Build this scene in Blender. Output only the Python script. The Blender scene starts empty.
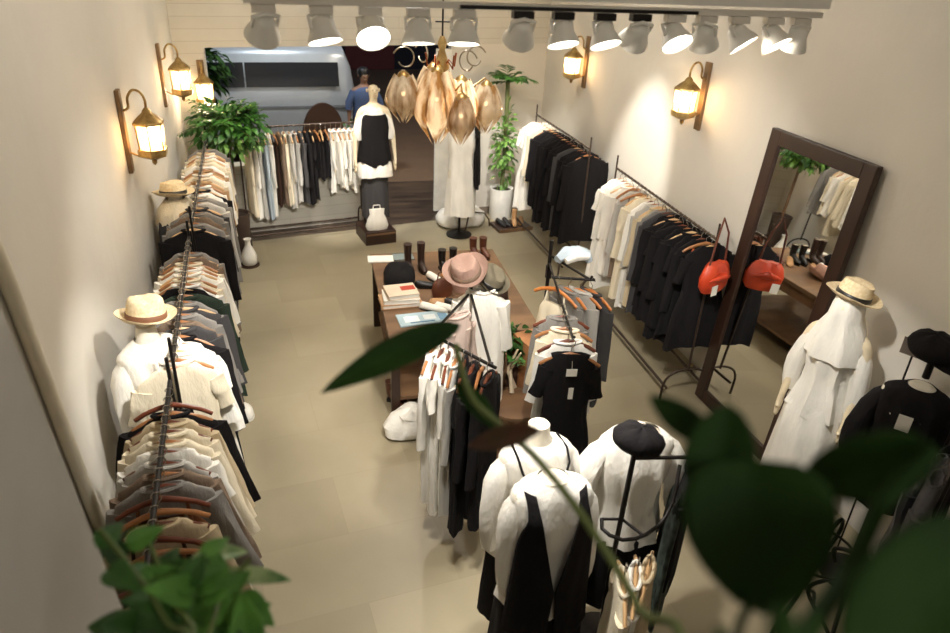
import bpy, bmesh, math, random
from mathutils import Vector, Matrix, noise
PI = math.pi
R = math.radians
C = bpy.context.scene.collection
rnd = random.Random(7)

# ------------------------------------------------------------------ camera
F = 710.0
CAMH = 3.5
def axes(vv=(407, 1650), dv=(267, -68)):
    up = -Vector((vv[0]-475, -(vv[1]-316.5), -F)); up.normalize()
    d = Vector((dv[0]-475, -(dv[1]-316.5), -F)); d -= up*d.dot(up); d.normalize()
    return Matrix((d.cross(up), d, up))
M3 = axes()
def ray(px, py):
    return (M3 @ Vector((px-475, -(py-316.5), -F))).normalized()
EYE = Vector((0, 0, CAMH))
def at(px, py, dist):
    return EYE + ray(px, py)*dist
cam = bpy.data.cameras.new('camera'); cam.sensor_width = 36; cam.lens = F/950*36
cam.clip_start = 0.02
camo = bpy.data.objects.new('camera', cam); C.objects.link(camo)
camo.matrix_world = Matrix.Translation(EYE) @ M3.to_4x4()
cam.dof.use_dof = True; cam.dof.focus_distance = 4.6; cam.dof.aperture_fstop = 2.2
bpy.context.scene.camera = camo

# ------------------------------------------------------------------ materials
MATS = {}
def srgb(c):
    return tuple(((x/255)/12.92 if x/255 <= .04045 else ((x/255+.055)/1.055)**2.4) for x in c)+(1,)
def mat(name, rgb, rough=.7, metal=0, noise_amt=.12, nscale=6, bump=.0, bscale=40, sheen=0, trans=0, emit=0, rgb2=None, stretch=(1, 1, 1), spec=.5):
    if name in MATS: return MATS[name]
    m = bpy.data.materials.new(name); m.use_nodes = True
    nt = m.node_tree; b = nt.nodes['Principled BSDF']
    tc = nt.nodes.new('ShaderNodeTexCoord'); mp = nt.nodes.new('ShaderNodeMapping')
    mp.inputs['Scale'].default_value = stretch
    nt.links.new(tc.outputs['Object'], mp.inputs[0])
    n = nt.nodes.new('ShaderNodeTexNoise'); n.inputs['Scale'].default_value = nscale; n.inputs['Detail'].default_value = 5
    nt.links.new(mp.outputs[0], n.inputs['Vector'])
    r = nt.nodes.new('ShaderNodeValToRGB')
    c = srgb(rgb)
    c2 = srgb(rgb2) if rgb2 else tuple(x*(1-noise_amt) for x in c[:3])+(1,)
    r.color_ramp.elements[0].position = .35; r.color_ramp.elements[1].position = .65
    r.color_ramp.elements[0].color = c2; r.color_ramp.elements[1].color = c
    nt.links.new(n.outputs['Fac'], r.inputs[0]); nt.links.new(r.outputs[0], b.inputs['Base Color'])
    b.inputs['Roughness'].default_value = rough; b.inputs['Metallic'].default_value = metal
    b.inputs['Specular IOR Level'].default_value = spec
    if sheen: b.inputs['Sheen Weight'].default_value = sheen
    if trans: b.inputs['Transmission Weight'].default_value = trans
    if emit:
        b.inputs['Emission Color'].default_value = c; b.inputs['Emission Strength'].default_value = emit
    if bump:
        n2 = nt.nodes.new('ShaderNodeTexNoise'); n2.inputs['Scale'].default_value = bscale; n2.inputs['Detail'].default_value = 6
        nt.links.new(mp.outputs[0], n2.inputs['Vector'])
        bp = nt.nodes.new('ShaderNodeBump'); bp.inputs['Strength'].default_value = bump; bp.inputs['Distance'].default_value = .02
        nt.links.new(n2.outputs['Fac'], bp.inputs['Height']); nt.links.new(bp.outputs[0], b.inputs['Normal'])
    MATS[name] = m
    return m
def fabric(name, rgb, **k):
    return mat('fabric_'+name, rgb, rough=.92, noise_amt=.14, nscale=9, bump=.25, bscale=70, spec=.15, stretch=(1, 1, .35), **k)
def glassy(name, rgb, t=.55, rough=.15):
    if name in MATS: return MATS[name]
    m = bpy.data.materials.new(name); m.use_nodes = True; nt = m.node_tree
    out = nt.nodes['Material Output']; b = nt.nodes['Principled BSDF']
    b.inputs['Base Color'].default_value = srgb(rgb); b.inputs['Roughness'].default_value = rough
    tl = nt.nodes.new('ShaderNodeBsdfTranslucent'); tl.inputs[0].default_value = srgb(rgb)
    tp = nt.nodes.new('ShaderNodeBsdfTransparent'); tp.inputs[0].default_value = srgb(rgb)
    m1 = nt.nodes.new('ShaderNodeMixShader'); m1.inputs[0].default_value = .5
    m2 = nt.nodes.new('ShaderNodeMixShader'); m2.inputs[0].default_value = t
    nt.links.new(b.outputs[0], m1.inputs[1]); nt.links.new(tl.outputs[0], m1.inputs[2])
    nt.links.new(m1.outputs[0], m2.inputs[1]); nt.links.new(tp.outputs[0], m2.inputs[2])
    nt.links.new(m2.outputs[0], out.inputs[0])
    MATS[name] = m
    return m
def emission(name, rgb, s):
    if name in MATS: return MATS[name]
    m = bpy.data.materials.new(name); m.use_nodes = True; nt = m.node_tree
    e = nt.nodes.new('ShaderNodeEmission'); e.inputs[0].default_value = srgb(rgb); e.inputs[1].default_value = s
    nt.links.new(e.outputs[0], nt.nodes['Material Output'].inputs[0]); MATS[name] = m
    return m
def tiled(name, rgb, grout, w, h, rot=0, rough=.45, offset=.5, var=.10, mortar=.006, axis='XY'):
    m = mat(name, rgb, rough=rough)
    nt = m.node_tree; b = nt.nodes['Principled BSDF']
    tc = nt.nodes.new('ShaderNodeTexCoord'); mp = nt.nodes.new('ShaderNodeMapping'); mp.inputs['Rotation'].default_value = (R(90) if axis == 'XZ' else 0, 0, R(rot))
    nt.links.new(tc.outputs['Object'], mp.inputs[0])
    br = nt.nodes.new('ShaderNodeTexBrick'); br.inputs['Scale'].default_value = 1; br.inputs['Brick Width'].default_value = w; br.inputs['Row Height'].default_value = h
    br.inputs['Mortar Size'].default_value = mortar; br.inputs['Mortar Smooth'].default_value = .6; br.offset = offset
    c = srgb(rgb); br.inputs['Color1'].default_value = c; br.inputs['Color2'].default_value = tuple(x*(1-var) for x in c[:3])+(1,)
    br.inputs['Mortar'].default_value = srgb(grout); nt.links.new(mp.outputs[0], br.inputs['Vector'])
    n = nt.nodes.new('ShaderNodeTexNoise'); n.inputs['Scale'].default_value = 1.3; n.inputs['Detail'].default_value = 8
    nt.links.new(tc.outputs['Object'], n.inputs['Vector'])
    mx = nt.nodes.new('ShaderNodeMix'); mx.data_type = 'RGBA'; mx.blend_type = 'MULTIPLY'; mx.inputs[0].default_value = .35
    nt.links.new(br.outputs[0], mx.inputs[6]); nt.links.new(n.outputs['Fac'], mx.inputs[7])
    nt.links.new(mx.outputs[2], b.inputs['Base Color'])
    return m

wall_m = mat('plaster', (208, 202, 190), rough=.9, noise_amt=.05, nscale=1.6, bump=.25, bscale=7)
plank_m = tiled('white_planks', (214, 208, 194), (186, 178, 162), 3.0, .13, rough=.6, var=.04, mortar=.004, axis='XZ')
ceil_m = mat('ceiling_paint', (212, 206, 194), rough=.9)
floor_m = tiled('stone_tile', (172, 160, 132), (158, 146, 118), 1.15, .58, rot=-6, rough=.38, var=.16, mortar=.003)
dark_floor_m = mat('dark_boards', (92, 76, 60), rough=.35, rgb2=(58, 47, 38), nscale=2.2, stretch=(.6, 3, 1))
trim_m = mat('trim_paint', (206, 198, 176), rough=.6)
grey_m = mat('grey_plaster', (186, 184, 180), rough=.9, noise_amt=.06)
wood_dark = mat('dark_wood', (56, 35, 25), rough=.4, rgb2=(44, 27, 19), nscale=5, stretch=(1, 1, .2))
wood_mid = mat('mid_wood', (126, 96, 68), rough=.5, rgb2=(98, 72, 50), nscale=6, stretch=(.3, 1, 1))
wood_hanger = mat('hanger_wood', (176, 122, 76), rough=.4, rgb2=(140, 90, 52), nscale=8)
wood_red = mat('hanger_red_wood', (118, 62, 40), rough=.4, rgb2=(88, 44, 28), nscale=8)
wood_pale = mat('hanger_pale_wood', (214, 176, 128), rough=.45, rgb2=(190, 150, 104), nscale=8)
wood_orange = mat('hanger_orange_wood', (206, 128, 62), rough=.4, rgb2=(180, 104, 46), nscale=8)
iron = mat('black_iron', (34, 30, 28), rough=.45, metal=.6)
brown_iron = mat('brown_iron', (74, 60, 50), rough=.45, metal=.5)
chrome = mat('chrome', (190, 186, 178), rough=.25, metal=1)
brass = mat('aged_brass', (206, 176, 116), rough=.35, metal=.75, rgb2=(140, 106, 58), nscale=14)
lamp_wood = mat('lantern_board', (142, 110, 72), rough=.5, rgb2=(104, 78, 48), nscale=9)
white_paint = mat('white_enamel', (238, 235, 226), rough=.4)
cream_skin = mat('mannequin_skin', (226, 210, 178), rough=.5, noise_amt=.04)
linen = fabric('form_linen', (228, 220, 202))
glass_l = glassy('lantern_glass', (255, 240, 214), .45)
petal_m = glassy('champagne_glass', (226, 204, 172), .2, .10)
_nt = petal_m.node_tree; _n = _nt.nodes.new('ShaderNodeTexNoise'); _n.inputs['Scale'].default_value = 9; _n.inputs['Detail'].default_value = 4
_m = _nt.nodes.new('ShaderNodeMapping'); _m.inputs['Scale'].default_value = (1.6, 1.6, .35); _t = _nt.nodes.new('ShaderNodeTexCoord')
_r = _nt.nodes.new('ShaderNodeValToRGB'); _r.color_ramp.elements[0].position = .38; _r.color_ramp.elements[1].position = .6
_r.color_ramp.elements[0].color = srgb((150, 112, 66)); _r.color_ramp.elements[1].color = srgb((244, 234, 212))
_nt.links.new(_t.outputs['Object'], _m.inputs[0]); _nt.links.new(_m.outputs[0], _n.inputs['Vector']); _nt.links.new(_n.outputs['Fac'], _r.inputs[0])
for _q in _nt.nodes:
    if _q.type == 'BSDF_PRINCIPLED': _nt.links.new(_r.outputs[0], _q.inputs['Base Color'])
    if _q.type == 'BSDF_TRANSLUCENT': _nt.links.new(_r.outputs[0], _q.inputs[0])
bulb_m = emission('warm_bulb', (255, 226, 178), 26)
lens_m = emission('spot_lens', (255, 244, 226), 9)
lens_dim = mat('spot_lens_dim', (236, 234, 228), rough=.2)
mirror_m = mat('mirror_silver', (235, 235, 232), rough=.015, metal=1, noise_amt=0)
leaf_m = mat('leaf_green', (62, 112, 40), rough=.45, rgb2=(34, 74, 24), nscale=9)
leaf_dark = mat('leaf_dark_green', (40, 72, 20), rough=.75, rgb2=(24, 48, 12), nscale=8, spec=.2)
leaf_light = mat('leaf_light_green', (120, 158, 76), rough=.45, rgb2=(74, 120, 48), nscale=16)
leaf_varie = mat('leaf_pale_striped', (176, 196, 140), rough=.45, rgb2=(70, 118, 56), nscale=22)
stem_m = mat('stem_green', (92, 112, 50), rough=.5)
soil_m = mat('soil', (48, 36, 26), rough=1)
leather_black = mat('black_leather', (26, 23, 22), rough=.35)
leather_brown = mat('brown_leather', (104, 58, 36), rough=.4, rgb2=(76, 40, 26))
leather_tan = mat('tan_leather', (186, 142, 96), rough=.5)
leather_orange = mat('orange_leather', (214, 78, 38), rough=.4, rgb2=(176, 52, 26))
straw = mat('straw', (226, 208, 172), rough=.85, rgb2=(208, 186, 146), nscale=60)
paper = mat('paper', (236, 232, 222), rough=.8, noise_amt=.03)
COL = {
 'white': (238, 234, 224), 'cream': (226, 214, 188), 'beige': (200, 182, 150), 'tan': (172, 138, 100), 'light grey': (186, 182, 174),
 'grey': (134, 130, 124), 'taupe': (124, 106, 90), 'dark grey': (70, 68, 68), 'black': (27, 25, 26), 'dark brown': (58, 42, 34),
 'brown': (112, 72, 48), 'dark green': (46, 56, 46), 'pale blue': (178, 190, 198), 'rust': (192, 96, 56), 'blush': (214, 192, 180)}
def fab(c): return fabric(c.replace(' ', '_'), COL[c])

# ------------------------------------------------------------------ builders
class MB:
    def __init__(s): s.v = []; s.f = []
    def add(s, vs, fs):
        o = len(s.v); s.v += [Vector(p) for p in vs]; s.f += [tuple(i+o for i in f) for f in fs]; return s
    def box(s, c, d, rz=0, mtx=None):
        x, y, z = d[0]/2, d[1]/2, d[2]/2
        m = mtx or Matrix.Rotation(rz, 4, 'Z')
        vs = [Vector(c)+(m.to_3x3() @ Vector(p)) for p in ((-x,-y,-z),(x,-y,-z),(x,y,-z),(-x,y,-z),(-x,-y,z),(x,-y,z),(x,y,z),(-x,y,z))]
        return s.add(vs, [(0,3,2,1),(4,5,6,7),(0,1,5,4),(1,2,6,5),(2,3,7,6),(3,0,4,7)])
    def loft(s, rings, cap0=True, cap1=True):
        n = len(rings[0]); o = len(s.v)
        for r in rings: s.v += [Vector(p) for p in r]
        for k in range(len(rings)-1):
            for i in range(n):
                j = (i+1) % n
                s.f.append((o+k*n+i, o+k*n+j, o+(k+1)*n+j, o+(k+1)*n+i))
        if cap0: s.f.append(tuple(o+i for i in range(n))[::-1])
        if cap1: s.f.append(tuple(o+(len(rings)-1)*n+i for i in range(n)))
        return s
    def tube(s, path, rad, n=8, flat=1, closed=False, caps=True, wob=0, seed=0, flatdir=None):
        P = [Vector(p) for p in path]; m = len(P)
        if not isinstance(rad, (list, tuple)): rad = [rad]*m
        rings = []; u = None
        for i in range(m):
            t = (P[(i+1) % m]-P[i-1]) if closed else (P[min(i+1, m-1)]-P[max(i-1, 0)])
            if t.length < 1e-9: t = Vector((0, 0, 1))
            t.normalize()
            if flatdir is not None: a = Vector(flatdir)
            else: a = u if u is not None else (Vector((0, 1, 0)) if abs(t.y) < .9 else Vector((1, 0, 0)))
            a = (a-t*a.dot(t)); a.normalize(); u = a; b = t.cross(a)
            ring = []
            for k in range(n):
                an = 2*PI*k/n
                w = 1+wob*math.sin(3*an+seed+i*.9)+wob*.6*math.sin(5*an+seed*2-i*.5)
                ring.append(P[i]+a*(math.cos(an)*rad[i]*flat*w)+b*(math.sin(an)*rad[i]*w))
            rings.append(ring)
        if closed:
            rings.append(rings[0]); return s.loft(rings, False, False)
        return s.loft(rings, caps, caps)
    def lathe(s, prof, n=24, c=(0, 0, 0), sx=1, sy=1, cap0=True, cap1=True, fn=None):
        rings = []
        for (r, z) in prof:
            ring = []
            for k in range(n):
                a = 2*PI*k/n; p = Vector((r*math.cos(a)*sx, r*math.sin(a)*sy, z))
                if fn: p = fn(p, a)
                ring.append(p+Vector(c))
            rings.append(ring)
        return s.loft(rings, cap0, cap1)
    def ball(s, c, r, n=12, sz=1):
        return s.lathe([(max(r*math.sin(PI*k/8), r*.02), -r*sz*math.cos(PI*k/8)) for k in range(9)], n, c)
    def grid(s, fn, nu, nv):
        o = len(s.v)
        for j in range(nv+1):
            for i in range(nu+1): s.v.append(Vector(fn(i/nu, j/nv)))
        for j in range(nv):
            for i in range(nu):
                a = o+j*(nu+1)+i; s.f.append((a, a+1, a+nu+2, a+nu+1))
        return s
    def move(s, mtx):
        s.v = [mtx @ p for p in s.v]; return s
    def mesh(s, name, m, smooth=True, bevel=0):
        me = bpy.data.meshes.new(name); me.from_pydata([tuple(p) for p in s.v], [], s.f)
        bm = bmesh.new(); bm.from_mesh(me)
        bmesh.ops.recalc_face_normals(bm, faces=bm.faces)
        if bevel: bmesh.ops.bevel(bm, geom=list(bm.edges), offset=bevel, segments=2, affect='EDGES', profile=.5)
        bm.to_mesh(me); bm.free()
        me.materials.append(m)
        if smooth:
            for p in me.polygons: p.use_smooth = True
            try: me.set_sharp_from_angle(angle=R(50))
            except Exception: pass
        return me
    def build(s, name, m, parent=None, smooth=True, bevel=0, label=None):
        o = bpy.data.objects.new(name, s.mesh(name, m, smooth, bevel)); C.objects.link(o)
        if parent: o.parent = parent
        if label: o['label'] = label
        return o
LABELS = set()
def tag(o, label, cat, group=None, kind=None):
    o['label'] = label; o['category'] = cat
    if group: o['group'] = group
    if kind: o['kind'] = kind
    return o
def empty(name, loc=(0, 0, 0), rz=0, label=None, cat=None, group=None, rot=None):
    o = bpy.data.objects.new(name, None); C.objects.link(o); o.location = loc; o.empty_display_size = .05
    o.rotation_euler = rot if rot else (0, 0, rz)
    if label: tag(o, label, cat, group)
    return o
def struct(name, mb, m, parent=None, smooth=False):
    o = mb.build(name, m, parent, smooth)
    if not parent: o['kind'] = 'structure'
    return o
def copy_tree(o, parent=None):
    c = o.copy(); C.objects.link(c)
    if parent: c.parent = parent
    for ch in list(o.children): copy_tree(ch, c)
    return c
ORD = ['first', 'second', 'third', 'fourth', 'fifth', 'sixth', 'seventh', 'eighth', 'ninth', 'tenth', 'eleventh', 'twelfth', 'thirteenth',
       'fourteenth', 'fifteenth', 'sixteenth', 'seventeenth', 'eighteenth', 'nineteenth', 'twentieth', 'twenty-first', 'twenty-second', 'twenty-third', 'twenty-fourth']

# ------------------------------------------------------------------ setting
XL, XR = -1.12, 3.62
A10 = math.atan(.18)
def fy(x, base=9.02): return base+.18*(x+.8)     # line of the shop front
struct('floor', MB().add([(XL-.3,-2.2,0),(XR+.3,-2.2,0),(XR+.3,8.74+.18*(XR+.9),0),(XL-.3,8.74+.18*(XL+.3),0),
                          (XL-.3,-2.2,-.1),(XR+.3,-2.2,-.1),(XR+.3,8.74+.18*(XR+.9),-.1),(XL-.3,8.74+.18*(XL+.3),-.1)],
                         [(0,1,2,3),(4,7,6,5),(0,4,5,1),(1,5,6,2),(2,6,7,3),(3,7,4,0)]), floor_m)
struct('floor_entrance', MB().add([(XL-.3,8.74+.18*(XL+.3),0),(XR+.3,8.74+.18*(XR+.9),0),(XR+.3,11.0,0),(XL-.3,11.0,0),
                          (XL-.3,8.74+.18*(XL+.3),-.1),(XR+.3,8.74+.18*(XR+.9),-.1),(XR+.3,11.0,-.1),(XL-.3,11.0,-.1)],
                         [(0,1,2,3),(4,7,6,5),(0,4,5,1),(1,5,6,2),(2,6,7,3),(3,7,4,0)]), dark_floor_m)
struct('wall_left', MB().box((XL-.1, 3.5, 2.1), (.2, 11.6, 4.2)), wall_m)
struct('wall_right', MB().box((XR+.1, 3.9, 2.1), (.2, 12.4, 4.2)), wall_m)
struct('wall_back', MB().box((1.25, -2.1, 2.1), (5.1, .2, 4.2)), wall_m)
struct('ceiling', MB().box((1.25, 4.0, 4.25), (5.3, 12.4, .1)), ceil_m)
struct('mezzanine_floor', MB().box((1.25, -1.0, 1.85), (4.7, 2.4, .2)), mat('mezzanine_boards', (120, 100, 78)))
# shop front: plank clad header, wall beside the window, low wall, wall beside the door
def front_box(x0, x1, z0, z1, th=.14, off=0):
    mb = MB(); vs = []
    for z in (z0, z1):
        for (x, d) in ((x0, 0), (x1, 0), (x1, th), (x0, th)): vs.append((x, fy(x)+off+d, z))
    return mb.add(vs, [(0,3,2,1),(4,5,6,7),(0,1,5,4),(1,2,6,5),(2,3,7,6),(3,0,4,7)])
HZ = 2.27
DOORX = 2.20
struct('wall_front_header', front_box(XL-.05, XR, HZ, 4.2), plank_m)
struct('wall_front_corner', front_box(XL-.05, -.80, 0, HZ), plank_m)
struct('wall_front_low', front_box(-.80, .98, 0, .85), plank_m)
struct('trim_1', front_box(-.80, 1.0, .85, .89, .2, -.03), trim_m)
struct('wall_front_door_side', front_box(DOORX, XR, 0, HZ), wall_m)
# folded white door leaf at the opening
d = MB().box((DOORX-.10, fy(DOORX)-.02, 1.12), (.2, .05, 2.2)); dj = struct('door_1', d, white_paint)
MB().box((DOORX-.08, fy(DOORX)-.07, 1.72), (.04, .03, .34)).build('handle_plate', iron, dj)
MB().tube([(DOORX-.08, fy(DOORX)-.08, 1.6), (DOORX-.08, fy(DOORX)-.14, 1.6), (DOORX-.08, fy(DOORX)-.14, 1.48)], .014).build('door_handle', iron, dj)
# pilaster near right, trim pipe near left, near pillar left
struct('wall_right_pilaster', MB().box((XR-.04, .9, 2.1), (.12, 3.6, 4.2)), wall_m)
struct('trim_2', MB().tube([(XL+.035, 2.38, 4.1), (XL+.035, 2.86, 2.3), (XL+.035, 3.10, .8), (XL+.035, 3.2, 0.0)], .032, 12), trim_m, smooth=True)
pil = MB()
for (zz_, ye) in ((1.95, 1.33), (4.2, .92)):
    pil.v += [Vector((-1.12, ye, zz_)), Vector((-.455, ye, zz_)), Vector((-.455, -.3, zz_)), Vector((-1.12, -.3, zz_))]
pil.f += [(0,3,2,1),(4,5,6,7),(0,1,5,4),(1,2,6,5),(2,3,7,6),(3,0,4,7)]
struct('wall_left_pillar', pil, grey_m)
# street
struct('street_ground', MB().box((3, 19, -.06), (26, 16.6, .1)), mat('asphalt', (116, 92, 70), rough=.8, nscale=3))
fb = struct('building_opposite_facade', MB().box((3, 22.0, 2.5), (26, .4, 5.2)), mat('street_wall', (36, 36, 44), rough=.9))

# ------------------------------------------------------------------ garments and hangers
def hanger_meshes(wood):
    key = wood.name
    if key in HM: return HM[key]
    w = MB()
    pts = [(-.18, 0, -.075), (-.13, 0, -.042), (-.065, 0, -.016), (0, 0, 0), (.065, 0, -.016), (.13, 0, -.042), (.18, 0, -.075)]
    w.tube(pts, [.012, .013, .014, .017, .014, .013, .012], 8, flatdir=(0, 1, 0), flat=.7)
    hk = MB().tube([(0, 0, .0), (0, 0, .045), (.016, 0, .062), (.02, 0, .08), (.01, 0, .098), (-.006, 0, .1), (-.018, 0, .088), (-.019, 0, .076)], .0028, 6)
    HM[key] = (w.mesh('shoulder_bar', wood), hk.mesh('hook', chrome))
    return HM[key]
HM = {}
def hanger(loc, rz, wood, label, group, black_hook=False):
    r = empty('coat_hanger', loc, rz, label, 'hanger', group)
    a, b = hanger_meshes(wood)
    for n, me in (('shoulder_bar', a), ('hook', b)):
        o = bpy.data.objects.new(n, me); C.objects.link(o); o.parent = r
    return r
def super_ring(z, rx, ry, cx=0, cy=0, n=32, e=.75, fold=0, kf=5, ph=0, t=0, zf=0):
    out = []
    for i in range(n):
        a = 2*PI*i/n; c, s = math.cos(a), math.sin(a)
        x = math.copysign(abs(c)**e, c)*rx; y = math.copysign(abs(s)**e, s)*ry
        f = fold*(math.sin(kf*a+ph)+.5*math.sin((kf*2-1)*a+ph*1.7+z*4)+.35*math.sin((kf+2)*a-ph+z*7))
        out.append((cx+x+f*c*.7, cy+y+f*(s if abs(s) > .25 else s*.5), z+zf*math.sin(3*a+ph)))
    return out
def garment_body(w, L, neck, th, fold, seed, flare=1.0, n=36, strap=False, kf=6, hem=.02, waist=None, up=.022):
    r = random.Random(seed); ph = r.uniform(0, 6)
    mb = MB(); rings = []
    sw = w/2
    if strap:
        lv = [(-.11, sw*.62, th*.5), (-.13, sw*.72, th*.8), (-.17, sw*.86, th), (-.24, sw*.9, th*1.05)]
    else:
        lv = [(-.035+up, neck*.3, th*.3), (-.012+up, neck/2-.01, th*.55), (-.022+up, neck/2+.02, th*.65), (-.05+up, sw*.68, th*.8), (-.078+up*.9, sw*.95, th*.85), (-.11, sw, th*.95), (-.18, sw*.93, th*1.05)]
    z0 = lv[-1][0]; m = 9
    for k in range(1, m+1):
        t = k/m; z = z0+(-L-z0)*t
        rx = sw*.92*(1+(flare-1)*t)
        if waist: rx *= 1-(1-waist)*math.exp(-((t-.28)/.16)**2)
        lv.append((z, rx, th*(1.05+.35*t)))
    sway = r.uniform(-.012, .012)
    for k, (z, rx, ry) in enumerate(lv):
        t = max(0, (-z-.1)/L)
        rings.append(super_ring(z, rx, ry, cy=sway*t*2, n=n, e=.8, fold=fold*min(1, t*1.6+.15), kf=kf, ph=ph+z*.8, zf=hem*t if k == len(lv)-1 else 0))
    mb.loft(rings, not strap, False)
    if strap:
        for sx in (-1, 1):
            mb.tube([(sx*sw*.55, th*.5, -.125), (sx*sw*.5, 0, -.035), (sx*sw*.55, -th*.5, -.125)], .007, 6)
    return mb
def sleeve(sx, w, L, th, seed, out=.05, rad=.055):
    r = random.Random(seed)
    p = []; ra = []
    for k in range(7):
        t = k/6; p.append((sx*(w/2-.035+out*t), r.uniform(-.006, .006), -.10-L*t)); ra.append(rad*(1-.25*t))
    return MB().tube(p, ra, 12, flat=min(1, th/rad*1.05), wob=.13, seed=seed, flatdir=(0, 1, 0))
GM = {}
def garment(kind, col, loc, rz, label, group=None, L=None, seed=0, name=None, th=.03, w=.4, material=None, spread=0):
    """a garment hanging with the top of its hanger bar at loc"""
    names = {'shirt': ('shirt', 'shirt'), 'blouse': ('blouse', 'blouse'), 'dress': ('dress', 'dress'), 'top': ('strap_top', 'top'), 'jacket': ('jacket', 'jacket'), 'skirt': ('skirt', 'skirt'), 'tunic': ('tunic', 'tunic')}
    nm, cat = names[kind]
    r = empty(nm, loc, rz, label, cat, group)
    m = material or fab(col)
    L = L or {'shirt': .68, 'blouse': .62, 'dress': .98, 'top': .6, 'jacket': .72, 'skirt': .66, 'tunic': .85}[kind]
    L = round(L, 2); v = seed % 4
    k = (kind, m.name, L, v, round(th, 3), round(w, 2), spread)
    if k not in GM:
        ms = []
        if kind == 'top' or kind == 'skirt':
            ms.append(('body', garment_body(w*.92, L, .14, th, .008, v+11, 1.12+spread, strap=True).mesh('body', m)))
        elif kind == 'dress':
            ms.append(('body', garment_body(w, L, .2, th, .011, v+3, 1.3+spread, waist=.84, kf=7).mesh('body', m)))
            for sx in (-1, 1): ms.append(('sleeve', sleeve(sx, w, .2, th, v+sx, .06, .06).mesh('sleeve', m)))
        else:
            big = 1.15 if kind == 'jacket' else 1
            ms.append(('body', garment_body(w*big, L, .17, th*big, .009, v+5, 1.08+.06*v+spread, kf=5+v, up=.0 if kind == 'blouse' or v == 1 else .02).mesh('body', m)))
            sl = {'shirt': .5, 'blouse': .34, 'jacket': .52, 'tunic': .45}[kind]
            for sx in (-1, 1): ms.append(('sleeve', sleeve(sx, w*big, sl, th*big, v+sx*2, .05+spread*.3, .06).mesh('sleeve', m)))
            col_m = MB()
            col_m.tube([(.085*math.cos(a), th*.75*math.sin(a)+.002, -.012+.01*abs(math.cos(a))) for a in [2*PI*i/14 for i in range(14)]], .010, 6, closed=True)
            ms.append(('collar', col_m.mesh('collar', m)))
        GM[k] = ms
    for n2, me in GM[k]:
        o = bpy.data.objects.new(n2, me); C.objects.link(o); o.parent = r
    return r

def arch_leg(x0, y0, m, half=.22, h=.3, axis='x'):
    pts = []
    for k in range(15):
        a = PI*k/14
        u = half*math.cos(a); z = h*(math.sin(a)**.45) if 0 < k < 14 else 0
        pts.append((x0+u, y0, z) if axis == 'x' else (x0, y0+u, z))
    pts[0] = (pts[0][0], pts[0][1], .004); pts[-1] = (pts[-1][0], pts[-1][1], .004)
    return MB().tube(pts, .011, 8)
def rack(p0, p1, z, label, group, m, top=.13, half=.22):
    """rail from p0 to p1 at height z; local y axis runs along the rail"""
    p0 = Vector((p0[0], p0[1], 0)); p1 = Vector((p1[0], p1[1], 0)); d = p1-p0; L = d.length
    r = empty('clothes_rack', p0, math.atan2(d.y, d.x)-PI/2, label, 'clothes rack', group)
    MB().tube([(0, 0, z), (0, L, z)], .012, 10).build('rail', m, r)
    for y in (0, L):
        MB().tube([(0, y, .28), (0, y, z+top)], [.011, .009], 10).build('upright', m, r)
        arch_leg(0, y, m, half).build('leg', m, r)
    MB().tube([(half*.8, 0, .12), (half*.8, L, .12)], .013, 8).build('lower_bar', m, r)
    MB().tube([(-half*.8, 0, .12), (-half*.8, L, .12)], .013, 8).build('lower_bar', m, r)
    return r, d.normalized(), L
def fill(p0, p1, z, seq, woods, where, end, t0=.06, t1=.97, lens=None, jit=6, th=.027, w=.4, rzabs=None, spread=0):
    """seq: list of (kind, colour[, length]) from p0 to p1"""
    p0 = Vector((p0[0], p0[1], 0)); p1 = Vector((p1[0], p1[1], 0)); d = p1-p0; n = len(seq)
    base = math.atan2(d.y, d.x)-PI/2
    for i, it in enumerate(seq):
        t = t0+(t1-t0)*i/max(1, n-1)
        q = p0+d*t
        rz = (base if rzabs is None else rzabs)+R(rnd.uniform(-jit, jit))+(PI if rnd.random() < .5 else 0)
        loc = (q.x, q.y, z-.088)
        kind, col = it[0], it[1]
        L = it[2] if len(it) > 2 else None
        if L and rnd.random() < .5: L = L+rnd.choice((-.05, .05))
        adj = {'shirt': 'long-sleeved shirt', 'blouse': 'blouse', 'dress': 'dress', 'top': 'strappy top', 'jacket': 'jacket', 'skirt': 'skirt', 'tunic': 'tunic'}[kind]
        lab = f'{col} {adj} hanging {ORD[i]} from the {end} of the {where}'
        garment(kind, col, loc, rz, lab, 'clothes on the '+where, L, seed=i*3+n, th=th, w=w+rnd.uniform(-.03, .02), spread=spread)
        wd = woods[i % len(woods)]
        hanger(loc, rz, wd, f'wooden coat hanger on the {where}', 'hangers on the '+where)

S, B, D_, T, J, K, U = 'shirt', 'blouse', 'dress', 'top', 'jacket', 'skirt', 'tunic'
# left rack near (A)
pA0, pA1 = (-.64, 3.22), (-.575, 1.80)
rack(pA0, pA1, 1.5, 'dark metal clothes rack nearest along the left wall, packed with garments', 'clothes racks', iron)
seqA = [(T,'black',.9),(J,'black',.95),(S,'beige'),(S,'cream'),(S,'cream',.8),(D_,'white',1.05),(S,'light grey',.85),(S,'taupe',.8),(S,'grey',.85),(T,'brown',.7),(K,'taupe',.75),
        (S,'beige',.7),(T,'dark brown',.7),(K,'brown',.75),(S,'taupe',.8),(T,'black',.7),(K,'dark brown',.7),(T,'black',.8)]
fill(pA0, pA1, 1.5, seqA, [wood_red, wood_hanger, wood_red], 'near left rack', 'window end', spread=.3, jit=10)
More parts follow.
